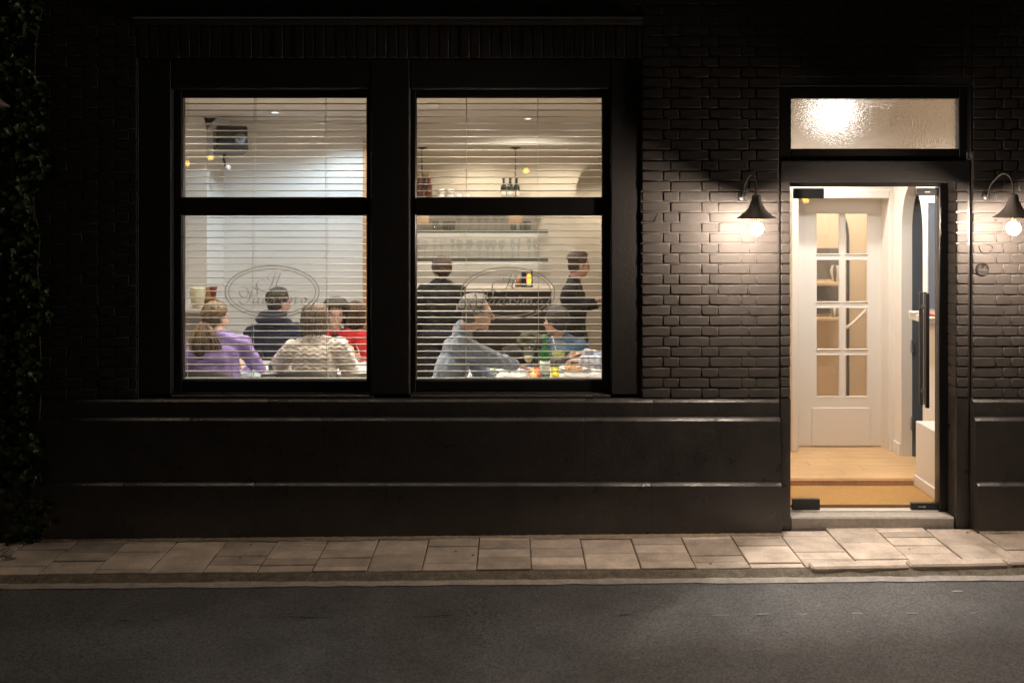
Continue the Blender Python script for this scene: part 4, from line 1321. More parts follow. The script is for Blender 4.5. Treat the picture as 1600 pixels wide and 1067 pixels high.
# side wall on the right with an arched navy recess and a blue panel
r = .215; cy_ = 1.265; spring = 2.02; n = 18; az = .42
q = MB()
ya, yb = cy_-r, cy_+r
q.box(HR, HR+.09, .30, ya, -.04, HC); q.box(HR, HR+.09, yb, HW, FL, HC)
P = [(cy_+r*math.cos(PI*i/n), spring+az*math.sin(PI*i/n)) for i in range(n, -1, -1)]
for (a, b), (c, d) in zip(P[:-1], P[1:]):
    q.add([(HR, a, b), (HR, c, d), (HR, c, HC), (HR, a, HC), (HR+.09, a, b), (HR+.09, c, d), (HR+.09, c, HC), (HR+.09, a, HC)], [(0, 1, 2, 3), (7, 6, 5, 4), (0, 4, 5, 1)])
struct(q.build('hall_wall_right', hallw))
q = MB(); q.box(HR+.091, HR+.5, yb, yb+.05, FL, HC); q.box(HR+.45, HR+.5, .5, yb, FL, HC); q.box(HR+.091, HR+.45, .6, ya-.05, FL, HC)
struct(q.build('navy_recess', navy))
q = MB(); q.cbox(HR-.018, HR-.001, yb+.01, HW-.021, FL+.006, FL+.11, .004); q.cbox(HR-.018, HR-.001, .80, ya-.01, FL+.006, FL+.11, .004)
struct(q.build('skirting', white))
q = MB(); q.cbox(HR+.092, HR+.30, yb-.014, yb-.001, FL+.006, FL+.085, .003); struct(q.build('navy_skirting', navy))
for z in (fz(540, 1.45), fz(661, 1.45)):
    c = at(1427.5, 540, 1.44); q = MB(); q.cbox(c.x-.012, c.x+.012, yb-.024, yb-.0005, z-.06, z+.05, .003)
    q.build('door_hinge', steelm, bpy.data.objects['navy_recess'])
bluep = mat('blue_panel', (.06, .085, .13), .4)
pnl = thing('blue_panel', 'tall blue panel with white frame on the hall side wall', 'panel', (HR, .81, fz(490, .8)))
z0_, z1_ = fz(484, .8), fz(318, .8)
q = MB(); q.cbox(HR-.012, HR-.002, .70, .915, z0_, z1_, .003); q.build('sheet', bluep, pnl)
q = MB(); q.cbox(HR-.020, HR-.001, .916, .935, z0_-.02, z1_+.02, .003); q.cbox(HR-.020, HR-.001, .70, .9155, z1_+.001, z1_+.02, .003); q.build('frame', white, pnl)
# pale stone ledge with papers, low white cabinet below
cab = thing('hall_cabinet', 'low white cabinet inside the doorway on the right', 'cabinet', (3.2, .6, .098))
q = MB(); q.cbox(3.125, HR-.002, .42, .78, .185, .60, .004); q.build('body', white, cab)
q = MB(); q.cbox(3.112, HR-.002, .41, .787, .099, .184, .004); q.build('skirting_board', white, cab)
led = thing('reception_ledge', 'pale stone ledge with papers on the right of the hall', 'ledge', (3.25, .85, fz(492, .95)))
zl = fz(487.5, 1.0)
q = MB(); q.cbox(fx(1420, 1.0), HR-.022, .62, 1.0, zl-.055, zl, .006); q.build('slab', stonet, led)
q = MB(); q.cbox(fx(1452, .72)+.03, HR-.023, .64, .70, .61, zl-.056, .004); q.build('support', white, led)
for i, (x, y, col, lab) in enumerate(((3.18, .93, (.75, .73, .70), 'white leaflet on the stone ledge in the hall'), (3.20, .78, (.55, .08, .06), 'red leaflet on the stone ledge in the hall'))):
    q = MB(); q.cbox(x-.03, x+.06, y-.06, y+.05, zl+.0005, zl+.012, .002); tag(q.build('leaflet', mat('leaflet_%d' % i, col, .5)), lab, 'leaflet')
# light in the hall
c = (2.47, .98, 2.97)
t = thing('hall_lamp', 'white opal globe lamp behind the frosted transom window', 'ceiling lamp', (c[0], c[1], HC))
q = MB(); q.ell(c, (.14, .14, .10)); q.build('globe', emit_mat('opal_glow', (1, .96, .90), 5), t)
q = MB(); q.lathe([(.07, 0), (.07, -.02), (.03, -.06)], (c[0], c[1], HC-.0005), 20); q.build('ceiling_rose', white, t)
ceiling_spot(2.75, .76, HC, 'added recessed spot brightening the hall just behind the glass door', 160, (1, .95, .88), 120, 1.0)  # added fill light for the hall, no fitting seen here
ceiling_spot(2.55, 1.3, HC, 'added recessed spot brightening the hall before the inner door', 120, (1, .95, .88), 130, 1.0)  # second added fill light for the hall and inner door
ceiling_spot(2.62, .80, HC, 'added recessed spot in the hall throwing a pool of light on the road', 230, NEUT, 50, 1.0, aim=(1.45, -1.6, 0))  # added to throw the light pool out through the glass door
# room seen through the inner door
rb = 3.6
sbox('room_wall_back', mat('beige_paint', (.64, .52, .38), .75), PX1+.11, 4.2, rb, rb+.1, FL, HC)
sbox('room_wall_right', wallb, 4.2, 4.3, .30, 6.0, FL, HC)
for i, (pa, lab) in enumerate(((440, 'upper wooden shelf seen through the inner door'), (495, 'lower wooden shelf seen through the inner door'))):
    q = MB(); q.cbox(fx(1262, 3.3), fx(1311, 3.3), 3.2, 3.599, fz(pa+5, 3.3), fz(pa, 3.3), .004); tag(q.build('wall_shelf', mat('shelf_oak_%d' % i, (.60, .44, .27), .5)), lab, 'shelf')
sd = mat('dark_recess', (.10, .085, .07), .7)
q = MB(); q.cbox(fx(1262, 3.58), fx(1311, 3.58), 3.58, 3.5985, fz(500, 3.58), fz(388, 3.58), .002); tag(q.build('shelf_back', sd), 'dark back panel behind the shelf in the far room', 'panel')
vase(1305, 3.3, 16, 25, [(0, 0), (.5, 0), (.55, .05), (.95, .55), (1, .75), (.75, .93), (.8, 1), (0, .95)], striped('black_stripes', (.70, .66, .58), (.06, .05, .05), 4), 'white vase with black stripes on the upper shelf of the far room', 440)
vase(1304, 3.3, 14, 16, [(0, 0), (.5, 0), (.7, .3), (1, 1), (.9, 1), (0, .5)], striped('grey_stripes', (.66, .62, .56), (.2, .18, .16), 5), 'striped bowl vase on the lower shelf of the far room', 495)
for px, py in ((1284, 440), (1287, 495)):
    c = at(px, py, 3.35); o = obj('carafe', lmesh('carafe', [(0, 0), (.05, 0), (.055, .05), (.05, .12), (.02, .17), (.025, .2)], iglass), None, c)
    tag(o, 'clear carafe on the %s shelf of the far room' % ('upper' if py == 440 else 'lower'), 'carafe')
# arched dark mirror frame and a stair rail in the far room
q = MB(); cx, hw = fx(1314, 3.5), .09
P = [(cx+hw*math.cos(PI/2-PI/2*i/12), 3.55, fz(376, 3.5)+.28*math.sin(PI/2-PI/2*i/12)) for i in range(13)]+[(cx+hw, 3.55, FL)]
q.tube(P, .016, 8); tag(q.build('arch_trim', blackm), 'dark arched trim on the far wall behind the inner door', 'trim')
q = MB(); q.tube([at(1322, 512, 3.1), at(1331, 507, 3.1), at(1362, 476, 3.1)], .018, 8); tag(q.build('stair_rail', white), 'white sloping stair rail behind the inner door', 'handrail')
ll = bpy.data.lights.new('room_glow', 'POINT'); ll.energy = 100; ll.color = WARM2; ll.shadow_soft_size = .1
t = thing('far_room_lamp', 'round ceiling lamp of the far room behind the inner door', 'ceiling lamp', (3.2, 2.7, HC))
q = MB(); q.lathe([(.12, 0), (.12, -.03), (.0005, -.045)], (3.2, 2.7, HC-.0005), 24); q.build('diffuser', emit_mat('far_diffuser', (1, .85, .62), 6), t)
lo = bpy.data.objects.new('room_glow', ll); COL.objects.link(lo); lo.parent = t; lo.location = (0, 0, -.25)

# ------------------------------------------------------------------ people
skin = mat('skin', (.56, .35, .26), .5, var=.08, vscale=14)
skin2 = mat('skin_ruddy', (.50, .29, .21), .5, var=.08, vscale=14)
eyem = mat('eye', (.05, .04, .035), .2)
trous = mat('dark_trousers', (.02, .022, .03), .8)
shoem = mat('black_shoes', (.015, .014, .013), .5)
def hair_mat(name, c1, c2, sc=60):
    m = mat(name, c1, .42); nt = m.node_tree; N, L = nt.nodes, nt.links; b = N['Principled BSDF']
    at_ = N.new('ShaderNodeAttribute'); at_.attribute_name = 'lock'
    mx = N.new('ShaderNodeMix'); mx.data_type = 'RGBA'; mx.inputs['A'].default_value = (*c1, 1); mx.inputs['B'].default_value = (*c2, 1)
    L.new(at_.outputs['Fac'], mx.inputs['Factor']); L.new(mx.outputs['Result'], b.inputs['Base Color'])
    return m
def frame(yaw, pitch=0, roll=0):
    """head axes: x to its right, y forward, z up; yaw 0 looks into the room (+Y), positive turns to the viewer's right"""
    return Matrix.Rotation(-yaw, 3, 'Z') @ Matrix.Rotation(-pitch, 3, 'X') @ Matrix.Rotation(roll, 3, 'Y')
def set_mesh_obj(name, me, m, parent):
    o = Vector(parent['_o']); n = len(me.vertices)
    co = np.empty(n*3); me.vertices.foreach_get('co', co); co = co.reshape(-1, 3)-np.array(o); me.vertices.foreach_set('co', co.ravel())
    me.materials.clear()
    for k in (m if isinstance(m, (list, tuple)) else [m]): me.materials.append(k)
    me.name = name; me.update()
    ob = bpy.data.objects.new(name, me); COL.objects.link(ob); ob.parent = parent; ob['_o'] = tuple(o)
    return ob
def head_into(q, c, H, s=1.0, nose=1.0):
    def e(p, r): q.ell(c+H @ (Vector(p)*s), [k*s for k in r], H)
    e((0, -.012, .030), (.074, .094, .086))
    e((0, .030, -.020), (.064, .066, .080))
    e((0, .030, -.062), (.052, .055, .050))
    e((0, .066, -.095), (.026, .022, .022))
    e((.034, .066, -.030), (.026, .024, .026)); e((-.034, .066, -.030), (.026, .024, .026))
    e((0, .078, .030), (.050, .016, .016))
    q.cap(c+H @ (Vector((0, .090, .012))*s), c+H @ (Vector((0, .090+.024*nose, -.026))*s), .009*s, .0145*s)
    e((0, .090, -.058), (.024, .010, .006)); e((0, .087, -.070), (.021, .011, .008))
    for sx in (-1, 1): e((sx*.078, -.006, -.012), (.010, .022, .033))
def hand_into(q, w, tip, normal, curl=.5, s=1.0, side=1):
    """w wrist, tip = direction of the knuckles, normal = back of the hand"""
    d = (Vector(tip)-Vector(w)); d.normalize(); n = Vector(normal); n = (n-d*n.dot(d)).normalized(); a = d.cross(n)*side
    w = Vector(w)
    for u in (-.024, -.008, .008, .024):
        q.cap(w+d*.015*s+a*u*.7*s, w+d*.085*s+a*u*s, .017*s, .012*s, 8, 3)
    for u, l in ((-.027, .062), (-.009, .074), (.009, .078), (.027, .068)):
        p = w+d*.088*s+a*u*s; dd = d.copy()
        for k in range(3):
            dd = (dd-n*curl*(.45+.3*k)).normalized()
            p2 = p+dd*l*s*(.45, .33, .26)[k]
            q.cap(p, p2, .0092*s, .0085*s, 8, 3); p = p2
    p = w+d*.028*s+a*.026*s; dd = (d*.55+a*.8-n*.25).normalized()
    for l in (.040, .030, .024):
        p2 = p+dd*l*s; q.cap(p, p2, .011*s, .0095*s, 8, 3); p = p2; dd = (dd+d*.55-n*.2).normalized()
def limb(q, a, b, ra, rb): q.cap(a, b, ra, rb, 14, 4)
def person(label, J, H, clothes, cloth_name='sweater', scale=1.0, skinm=skin, group=None, legs=None, voxel=.0085, neck_r=.052, tuck=0.0, wide=1.0,
           sleeve=1.0, pattern=None, hands=True, trousers=trous):
    """J: world joints head, neck, shl, shr, ell, elr, wrl, wrr, hip; legs: (knee_l, foot_l, knee_r, foot_r)"""
    J = {k: Vector(v) for k, v in J.items()}
    hip = J['hip']
    root = thing('person', label, 'person', (hip.x, hip.y, FL), group)
    across = (J['shr']-J['shl']); across.normalize()
    upv = (J['neck']-hip).normalized()
    fwd = upv.cross(across).normalized(); upv2 = across.cross(fwd).normalized()
    T = Matrix((across, fwd, upv2)).transposed()
    shc = (J['shl']+J['shr'])/2
    sw = (J['shr']-J['shl']).length/2
    def torso(q, g):
        top = shc*.82+J['neck']*.18
        def P(t, f=0): return hip.lerp(top, t)+fwd*f
        q.ell(P(.03), (.165*wide+g, .125+g, .13+g), T)
        q.ell(P(.30), (.150*wide+g, .112+g, .16+g), T)
        q.ell(P(.60, .005), (.160*wide+g, .118+g, .17+g), T)
        q.ell(P(.84, -.005), (sw*.86+g, .108+g, .125+g), T)
        q.cap(J['shl']-across*.005, J['shr']+across*.005, .062+g, .062+g, 14, 5)
        q.cap(P(.97), J['neck'], .085+g*.5, .055+g, 14, 4)
        for s_, sh in ((-1, J['shl']), (1, J['shr'])): q.cap(J['neck']-upv*.01+across*s_*.02, sh-across*s_*.03+upv*.008, .046+g, .050+g, 12, 4)
    # body: one surface
    q = MB(); torso(q, -.006)
    head_into(q, J['head'], H, scale)
    q.cap(J['neck']-upv*.02, J['head']+H @ Vector((0, -.02, -.06))*scale, neck_r*1.08*scale, neck_r*scale, 14, 4)
    for s_ in 'lr':
        limb(q, J['sh'+s_], J['el'+s_], .048, .040); limb(q, J['el'+s_], J['wr'+s_], .039, .026)
        if hands:
            tip = J.get('ht'+s_, J['wr'+s_]+(J['wr'+s_]-J['el'+s_]))
            nrm = J.get('hn'+s_, Vector((0, 0, 1)))
            hand_into(q, J['wr'+s_], tip, nrm, J['curl'].x if 'curl' in J else .45, .95, 1 if s_ == 'l' else -1)
    kl = legs
    if kl is None:
        f = Vector((fwd.x, fwd.y, 0)).normalized(); a = Vector((across.x, across.y, 0)).normalized()
        kl = []
        for s_ in (-1, 1):
            k_ = Vector((hip.x, hip.y, FL+.50))+a*s_*.11+f*.42
            kl += [k_, Vector((k_.x, k_.y, FL+.09))+f*.02]
    kl = [Vector(v) for v in kl]
    a = Vector((across.x, across.y, 0)).normalized(); f = Vector((fwd.x, fwd.y, 0)).normalized()
    for i, s_ in ((0, -1), (2, 1)):
        hj = hip+a*s_*.09-Vector((0, 0, .03))
        limb(q, hj, kl[i], .075, .055); limb(q, kl[i], kl[i+1], .052, .036)
        q.cap(kl[i+1]+Vector((0, 0, -.05)), kl[i+1]+f*.15+Vector((0, 0, -.055)), .035, .028, 10, 3)
    body = set_mesh_obj('body', remeshed(q, .0085, 2), skinm, root)
    # clothes
    q = MB(); torso(q, .012)
    for s_ in 'lr':
        e = J['el'+s_]; w = J['wr'+s_]
        limb(q, J['sh'+s_], e, .066*sleeve, .056*sleeve)
        cuff = e.lerp(w, 1.0-tuck); limb(q, e, cuff-(w-e).normalized()*.02, .056*sleeve, .039*sleeve)
        mid = J['sh'+s_].lerp(e, .55)
        q.ell(e+Vector((0, 0, .008)), (.060*sleeve, .060*sleeve, .055*sleeve))
    me = remeshed(q, voxel, 3)
    n = len(me.vertices); co = np.empty(n*3); me.vertices.foreach_get('co', co); co = co.reshape(-1, 3)
    no = np.empty(n*3); me.vertices.foreach_get('normal', no); no = no.reshape(-1, 3)
    rel = co-np.array(hip); ax = np.array(T)
    loc = rel @ ax
    fold = .0035*np.sin(loc[:, 2]*55+loc[:, 0]*31+4*np.sin(loc[:, 1]*23))+.003*np.sin(loc[:, 0]*70-loc[:, 2]*38+3*np.sin(loc[:, 2]*17))
    if pattern == 'cable':
        tri = np.abs(((loc[:, 0]/.064) % 1)-.5)*2
        fold = fold*.8+.0036*np.sin(2*PI*(loc[:, 2]+.020*tri+.004*np.sin(loc[:, 0]*31))/.036)
    co = co+no*fold[:, None]
    me.vertices.foreach_set('co', co.ravel())
    set_mesh_obj(cloth_name, me, clothes, root)
    q = MB()
    for i, s_ in ((0, -1), (2, 1)):
        hj = hip+a*s_*.09-Vector((0, 0, .03))
        limb(q, hj, kl[i], .095, .072); limb(q, kl[i], kl[i+1], .070, .052)
    q.ell(hip-Vector((0, 0, .02)), (.18*wide, .15, .13), T)
    set_mesh_obj('trousers', remeshed(q, .014, 3), trousers, root)
    for i in (0, 2):
        q = MB(); q.cap(kl[i+1]+Vector((0, 0, -.045)), kl[i+1]+f*.16+Vector((0, 0, -.052)), .045, .036, 12, 4); q.build('shoe', shoem, root)
    for s_ in (-1, 1):
        q = MB(); q.ell(J['head']+H @ (Vector((s_*.031, .080, .006))*scale), (.011*scale, .008*scale, .007*scale), H, 10, 6); q.build('eye', eyem, root)
    root['_h'] = 1
    return root
def locks(root, c, H, m, n=170, s=1.0, length=.0, drop=(0, 0, -1), face=1.0, rad=.0075, wave=.004, phi1=1.9, tie=None, seed=1, top=.03, grow=1.0, tail=None, cap=True, vol=0.0):
    """hair = a skull cap plus many combed locks"""
    r_ = random.Random(seed); q = MB(); lk = []
    def sk(th, ph, g=0):
        """point on the scalp: ph 0 = crown, th 0 = front"""
        d = Vector((math.sin(ph)*math.sin(th), math.sin(ph)*math.cos(th), math.cos(ph)))
        return c+H @ (Vector((d.x*(.082+g), d.y*(.100+g)-.016, d.z*(.094+g)+.030))*s*1.0)
    def note(v, k): lk.extend([v]*(len(q.v)-k))
    if cap:
        k = len(q.v); q.ell(c+H @ (Vector((0, -.024-.03*(grow-1), .036))*s), (.080*s*grow, .094*s, .090*s*min(grow, 1.12)), H, 20, 14); note(.15, k)
        k = len(q.v); q.ell(c+H @ (Vector((0, -.042, -.015))*s), (.070*s, .066*s, .080*s), H, 16, 12); note(.1, k)
    dv = Vector(drop).normalized()
    n = int(n*1.9); rad *= .68
    for i in range(n):
        th = r_.uniform(-PI, PI)
        front = math.cos(th)
        p1 = phi1 if front < .35 else max(.75, phi1*(1-.62*min(1, (front-.35)/.4)*face))
        if not length and tie is None: p1 += .28*max(0, -front)
        p1 *= r_.uniform(.86, 1.07)
        P = []
        st = r_.uniform(.0, .55)
        for k in range(7):
            ph = st+(p1-st)*k/6
            P.append(sk(th+r_.uniform(-.03, .03), ph, .004+.006*math.sin(PI*k/6)*grow+r_.uniform(0, .006)+vol*math.sin(min(1.57, .9*ph))))
        if tie is not None:
            tv = c+H @ (Vector(tie)*s)
            P = P[:5]; last = P[-1]
            for k in range(1, 5):
                t = k/4; P.append(last.lerp(tv, t)+(last-c).normalized()*.018*math.sin(PI*t))
        elif length > 0 and front < .55:
            last = P[-1]; L = length*r_.uniform(.8, 1.1); out = (last-c); out.z = 0
            if out.length > 1e-4: out.normalize()
            sw_ = r_.uniform(-1, 1)
            for k in range(1, 6):
                t = k/5; P.append(last+dv*L*t-out*.018*t*t+out*.010*math.sin(PI*t)+Vector((wave*math.sin(5*t+sw_*3), wave*math.cos(4*t+sw_*3), 0)))
        nn = len(P)
        k0 = len(q.v)
        q.tube(P, [rad*s*(.55+.45*math.sin(PI*min(1, (j+1)/nn*.9)))*(1 if j < nn-1 else .35) for j in range(nn)], 5, flat=.6)
        note(r_.random(), k0)
    for i in range(70):                                     # loose single strands
        th = r_.uniform(-PI, PI)
        if math.cos(th) > .45: continue
        ph = r_.uniform(.1, 1.7); a_ = sk(th, ph, .002+vol*.6); out = (a_-c).normalized()
        b_ = a_+out*r_.uniform(.012, .03)+Vector((r_.uniform(-.02, .02), r_.uniform(-.02, .02), r_.uniform(-.045, .01)))
        k0 = len(q.v); q.tube([a_, a_.lerp(b_, .5)+out*.006, b_], [.0016, .0014, .0008], 4); note(r_.random(), k0)
    if tail:
        tv = c+H @ (Vector(tie)*s)
        for i in range(tail['n']):
            u = r_.gauss(0, .42); u = max(-1, min(1, u)); v = r_.uniform(-1, 1); L = tail['len']*r_.uniform(.78, 1.06)
            sd = Vector(tail['side']); bk = Vector(tail['back']); P = []
            for k in range(9):
                t = k/8
                wdt = tail['w']*(math.sin(min(1, t*1.35)*PI*.5))*(1 if t < .7 else 1-.35*(t-.7)/.3)
                P.append(tv+Vector(tail['dir'])*L*t+sd*u*wdt+bk*(.03*math.sin(PI*min(1, t*1.2))+v*.022*math.sin(PI*t*.8))+Vector((.005*math.sin(7*t+u*9), 0, 0)))
            k0 = len(q.v); q.tube(P, [.006]+[.0085]*6+[.006, .002], 5); note(r_.random(), k0)
        k0 = len(q.v); q.ell(tv, (.022, .022, .016)); note(0, k0)
    me = q.mesh('hair', m, root['_o'])
    a = me.attributes.new('lock', 'FLOAT', 'POINT'); a.data.foreach_set('value', np.array(lk, dtype=np.float32))
    o = bpy.data.objects.new('hair', me); COL.objects.link(o); o.parent = root; o['_o'] = root['_o']
    return o
def glasses(root, c, H, s=1.0, m=None):
    q = MB(); m = m or blackm
    def w(x, y, z): return c+H @ (Vector((x, y, z))*s)
    for sx in (-1, 1):
        P = [w(sx*.033+.023*math.cos(t), .100, .004+.017*math.sin(t)) for t in [2*PI*i/16 for i in range(17)]]
        q.tube(P, .0022*s, 5)
        q.tube([w(sx*.056, .099, .012), w(sx*.076, .06, .014), w(sx*.088, -.005, .012), w(sx*.088, -.02, .002)], .0046*s, 5)
    q.tube([w(-.010, .101, .008), w(0, .104, .011), w(.010, .101, .008)], .0022*s, 5)
    return q.build('glasses', m, root)

knitpurple = mat('purple_knit', (.33, .235, .60), .85, var=.10, vscale=25, bump=.5, bscale=160, sheen=.3)
navycl = mat('navy_fleece', (.008, .011, .030), .9, var=.2, vscale=20, bump=.3, bscale=120)
creamk = mat('cream_cable_knit', (.74, .68, .63), .9, var=.12, vscale=30, bump=.8, bscale=140, bdist=.004, sheen=.2)
redk = mat('red_cardigan', (.55, .012, .018), .8, var=.1, vscale=20, bump=.4, bscale=90)
blackt = mat('black_top', (.016, .018, .024), .8)
bluek = mat('blue_grey_knit', (.15, .195, .275), .85, var=.10, vscale=22, bump=.7, bscale=190, bdist=.003, stretch=(1, 1, 1), sheen=.3)
darkc = mat('dark_shirt', (.007, .006, .006), .8, var=.2, vscale=12)
denim = mat('denim_blue', (.05, .11, .20), .8, var=.2, vscale=20)
plaid = mat('plaid_base', (.50, .53, .58), .8)
nt = plaid.node_tree; N, L = nt.nodes, nt.links
tc = N.new('ShaderNodeTexCoord'); prev = None
for dr, (fq, col) in (('X', (7, (.16, .22, .42))), ('Z', (7, (.18, .26, .50)))):
    wv = N.new('ShaderNodeTexWave'); wv.bands_direction = dr; wv.inputs['Scale'].default_value = fq; L.new(tc.outputs['Object'], wv.inputs['Vector'])
    mr = N.new('ShaderNodeMapRange'); mr.inputs['From Min'].default_value = .55; mr.inputs['From Max'].default_value = .75; mr.inputs['To Max'].default_value = .6; L.new(wv.outputs['Fac'], mr.inputs['Value'])
    mx = N.new('ShaderNodeMix'); mx.data_type = 'RGBA'; mx.inputs['B'].default_value = (*col, 1); mx.inputs['A'].default_value = (.58, .56, .54, 1)
    L.new(mr.outputs[0], mx.inputs['Factor'])
    if prev: L.new(prev, mx.inputs['A'])
    prev = mx.outputs['Result']
L.new(prev, N['Principled BSDF'].inputs['Base Color'])

# --- woman in purple, her back to the street
H = frame(.55, .10)
hc = at(338, 497, .86)
p1 = person('woman with a brown ponytail in a purple sweater, back to the window',
    dict(head=hc, neck=at(343, 527, .80), shl=at(306, 553, .80), shr=at(378, 537, .88), ell=at(296, 598, .95), elr=at(404, 577, 1.02),
         wrl=at(330, 597, 1.16), wrr=at(383, 579, 1.20), htr=at(376, 566, 1.22), hip=Vector((fx(336, .78), .80, FL+.55))), H, knitpurple, wide=1.02)
locks(p1, hc, H, hair_mat('light_brown_hair', (.05, .03, .016), (.30, .20, .108)), n=190, phi1=2.0, tie=(-.005, -.112, -.012), seed=3,
      tail=dict(n=150, len=.30, w=.125, side=(1, .15, 0), back=(0, -1, 0), dir=Vector((.10, -.12, -1)).normalized()))
# --- man in navy hoodie
H = frame(.75, .15)
hc = at(436, 473, 1.72)
p2 = person('dark haired man in a navy hooded jacket seen from behind',
    dict(head=hc, neck=at(430, 497, 1.68), shl=at(394, 522, 1.70), shr=at(462, 517, 1.74), ell=at(384, 565, 1.78), elr=at(475, 566, 1.80),
         wrl=at(410, 578, 1.98), wrr=at(462, 578, 2.0), hip=Vector((fx(428, 1.7), 1.80, FL+.55))), H, navycl, 'hooded_jacket', wide=1.12, sleeve=1.12, neck_r=.058, skinm=skin2)
q = MB(); cc = at(425, 493, 1.66)
q.ell(cc, (.125, .085, .052)); q.ell(cc+Vector((-.01, -.02, -.03)), (.135, .085, .05)); q.ell(cc+Vector((.05, .05, .01)), (.075, .06, .045)); q.ell(cc+Vector((-.07, .04, 0)), (.06, .07, .045))
set_mesh_obj('hood', remeshed(q, .012, 3), navycl, p2)
locks(p2, hc, H, hair_mat('dark_short_hair', (.016, .012, .009), (.05, .036, .022)), n=220, phi1=1.75, seed=5, rad=.006, grow=1.0)
# --- woman in cream cable knit
H = frame(.25, .18, .06)
hc = at(492.5, 499, .88)
p3 = person('woman with greying bob in a cream cable knit sweater, back to the window',
    dict(head=hc, neck=at(492, 529, .84), shl=at(455, 547, .85), shr=at(530, 543, .86), ell=at(438, 567, .98), elr=at(551, 588, .98),
         wrl=at(455, 580, 1.20), wrr=at(550, 566, 1.18), htr=at(548, 548, 1.22), hip=Vector((fx(490, .8), .80, FL+.55))), H, creamk, pattern='cable', wide=1.06, sleeve=1.22, voxel=.007)
locks(p3, hc, H, hair_mat('greying_hair', (.035, .022, .014), (.20, .14, .10)), n=230, phi1=1.95, length=.115, seed=7, rad=.009, grow=1.06, vol=.008)
# --- woman in red facing the street
H = frame(PI-.22, .16, -.05)
hc = at(524.5, 490, 1.82)
p4 = person('dark haired woman with glasses in a red cardigan facing the window',
    dict(head=hc, neck=at(523, 520, 1.86), shl=at(563, 528, 1.86), shr=at(489, 530, 1.90), ell=at(580, 570, 1.74), elr=at(482, 570, 1.76),
         wrl=at(562, 562, 1.58), wrr=at(530, 577, 1.56), htl=at(549, 553, 1.50), hnl=Vector((.3, -1, .2)), hip=Vector((fx(527, 1.9), 1.92, FL+.55))), H, redk, 'cardigan', wide=1.05)
q = MB(); nk = at(523, 524, 1.80)
fw = Vector((0, -1, 0))
q.ell(at(524, 548, 1.755), (.062, .028, .16)); q.ell(at(524, 530, 1.765), (.055, .03, .05))
set_mesh_obj('black_top', remeshed(q, .010, 2), blackt, p4)
locks(p4, hc, H, hair_mat('dark_brown_hair', (.022, .013, .009), (.07, .042, .026)), n=260, phi1=2.0, length=.10, seed=9, rad=.011, face=.70, grow=1.2, vol=.026)
glasses(p4, hc, H, 1.0, mat('brown_frames', (.12, .04, .02), .4))
# --- guest with brown hair behind her
H = frame(-.3, .1)
hc = at(555, 492, 2.6)
p5 = person('guest with long brown hair behind the woman in red',
    dict(head=hc, neck=at(555, 514, 2.58), shl=at(528, 530, 2.58), shr=at(583, 530, 2.58), ell=at(520, 566, 2.62), elr=at(590, 566, 2.62),
         wrl=at(535, 572, 2.8), wrr=at(575, 572, 2.8), hip=Vector((fx(555, 2.55), 2.58, FL+.55))), H, mat('brown_cloth', (.12, .05, .025), .8), 'jumper',
         legs=[(fx(545, 2.8), 2.9, FL+.5), (fx(545, 2.8), 2.93, FL+.09), (fx(566, 2.8), 2.9, FL+.5), (fx(566, 2.8), 2.93, FL+.09)])
locks(p5, hc, H, hair_mat('warm_brown_hair', (.06, .03, .014), (.17, .085, .035)), n=170, phi1=2.0, length=.12, seed=11, rad=.009, grow=1.1)
# --- guest standing at the bar
def standing(hip, f, a): return [hip+a*-.09+f*.02-Vector((0, 0, .42)), Vector((hip.x-a.x*.10, hip.y-a.y*.10, FL+.09)), hip+a*.09+f*.03-Vector((0, 0, .42)), Vector((hip.x+a.x*.11+f.x*.05, hip.y+a.y*.11+f.y*.05, FL+.09))]
H = frame(-.55, .05)
hc = at(689.5, 421, 2.95)
hip = Vector((fx(690, 2.95), 2.97, FL+.86))
p6 = person('brown haired guest in dark clothes standing at the bar, seen from behind',
    dict(head=hc, neck=at(690, 441, 2.93), shl=at(663, 456, 2.93), shr=at(717, 456, 2.95), ell=at(655, 496, 2.95), elr=at(727, 496, 3.0),
         wrl=at(662, 516, 3.15), wrr=at(716, 506, 3.2), hip=hip), H, darkc, 'shirt', legs=standing(hip, Vector((0, 1, 0)), Vector((1, 0, 0))), wide=1.1, sleeve=1.15)
locks(p6, hc, H, hair_mat('brown_hair', (.045, .022, .012), (.12, .062, .034)), n=180, phi1=2.0, length=.02, seed=13, rad=.008, grow=1.04)
# --- man in the blue sweater, in profile
H = frame(PI/2-.05, .10, .0)
sc = 1.08
hc = at(746, 489, .55)
p7 = person('grey haired man with glasses in a blue grey sweater reaching across the table',
    dict(head=hc, neck=at(722, 514, .56), shl=at(722, 533, .76), shr=at(722, 540, .46), ell=at(752, 582, .84), elr=at(766, 561, .52),
         wrl=at(768, 592, .78), wrr=at(806, 570, .74), htr=at(826, 577, .82), htl=at(785, 596, .80), curl=Vector((.25, 0, 0)), hip=Vector((fx(678, .6), .60, FL+.57))), H, bluek, scale=sc,
    wide=1.25, sleeve=1.2, neck_r=.055, skinm=skin2)
locks(p7, hc, H, hair_mat('grey_hair', (.03, .028, .026), (.27, .26, .25)), n=420, s=sc, phi1=1.66, seed=15, rad=.0055, grow=1.02, face=1.3, length=.012, wave=.012, vol=.010)
glasses(p7, hc, H, sc)
q = MB(); w_ = at(803, 569.5, .73); e_ = at(766, 561, .52); d_ = (w_-e_).normalized()
q.cap(w_-d_*.012, w_+d_*.004, .034, .033, 14, 3); q.build('shirt_cuff', china, p7)
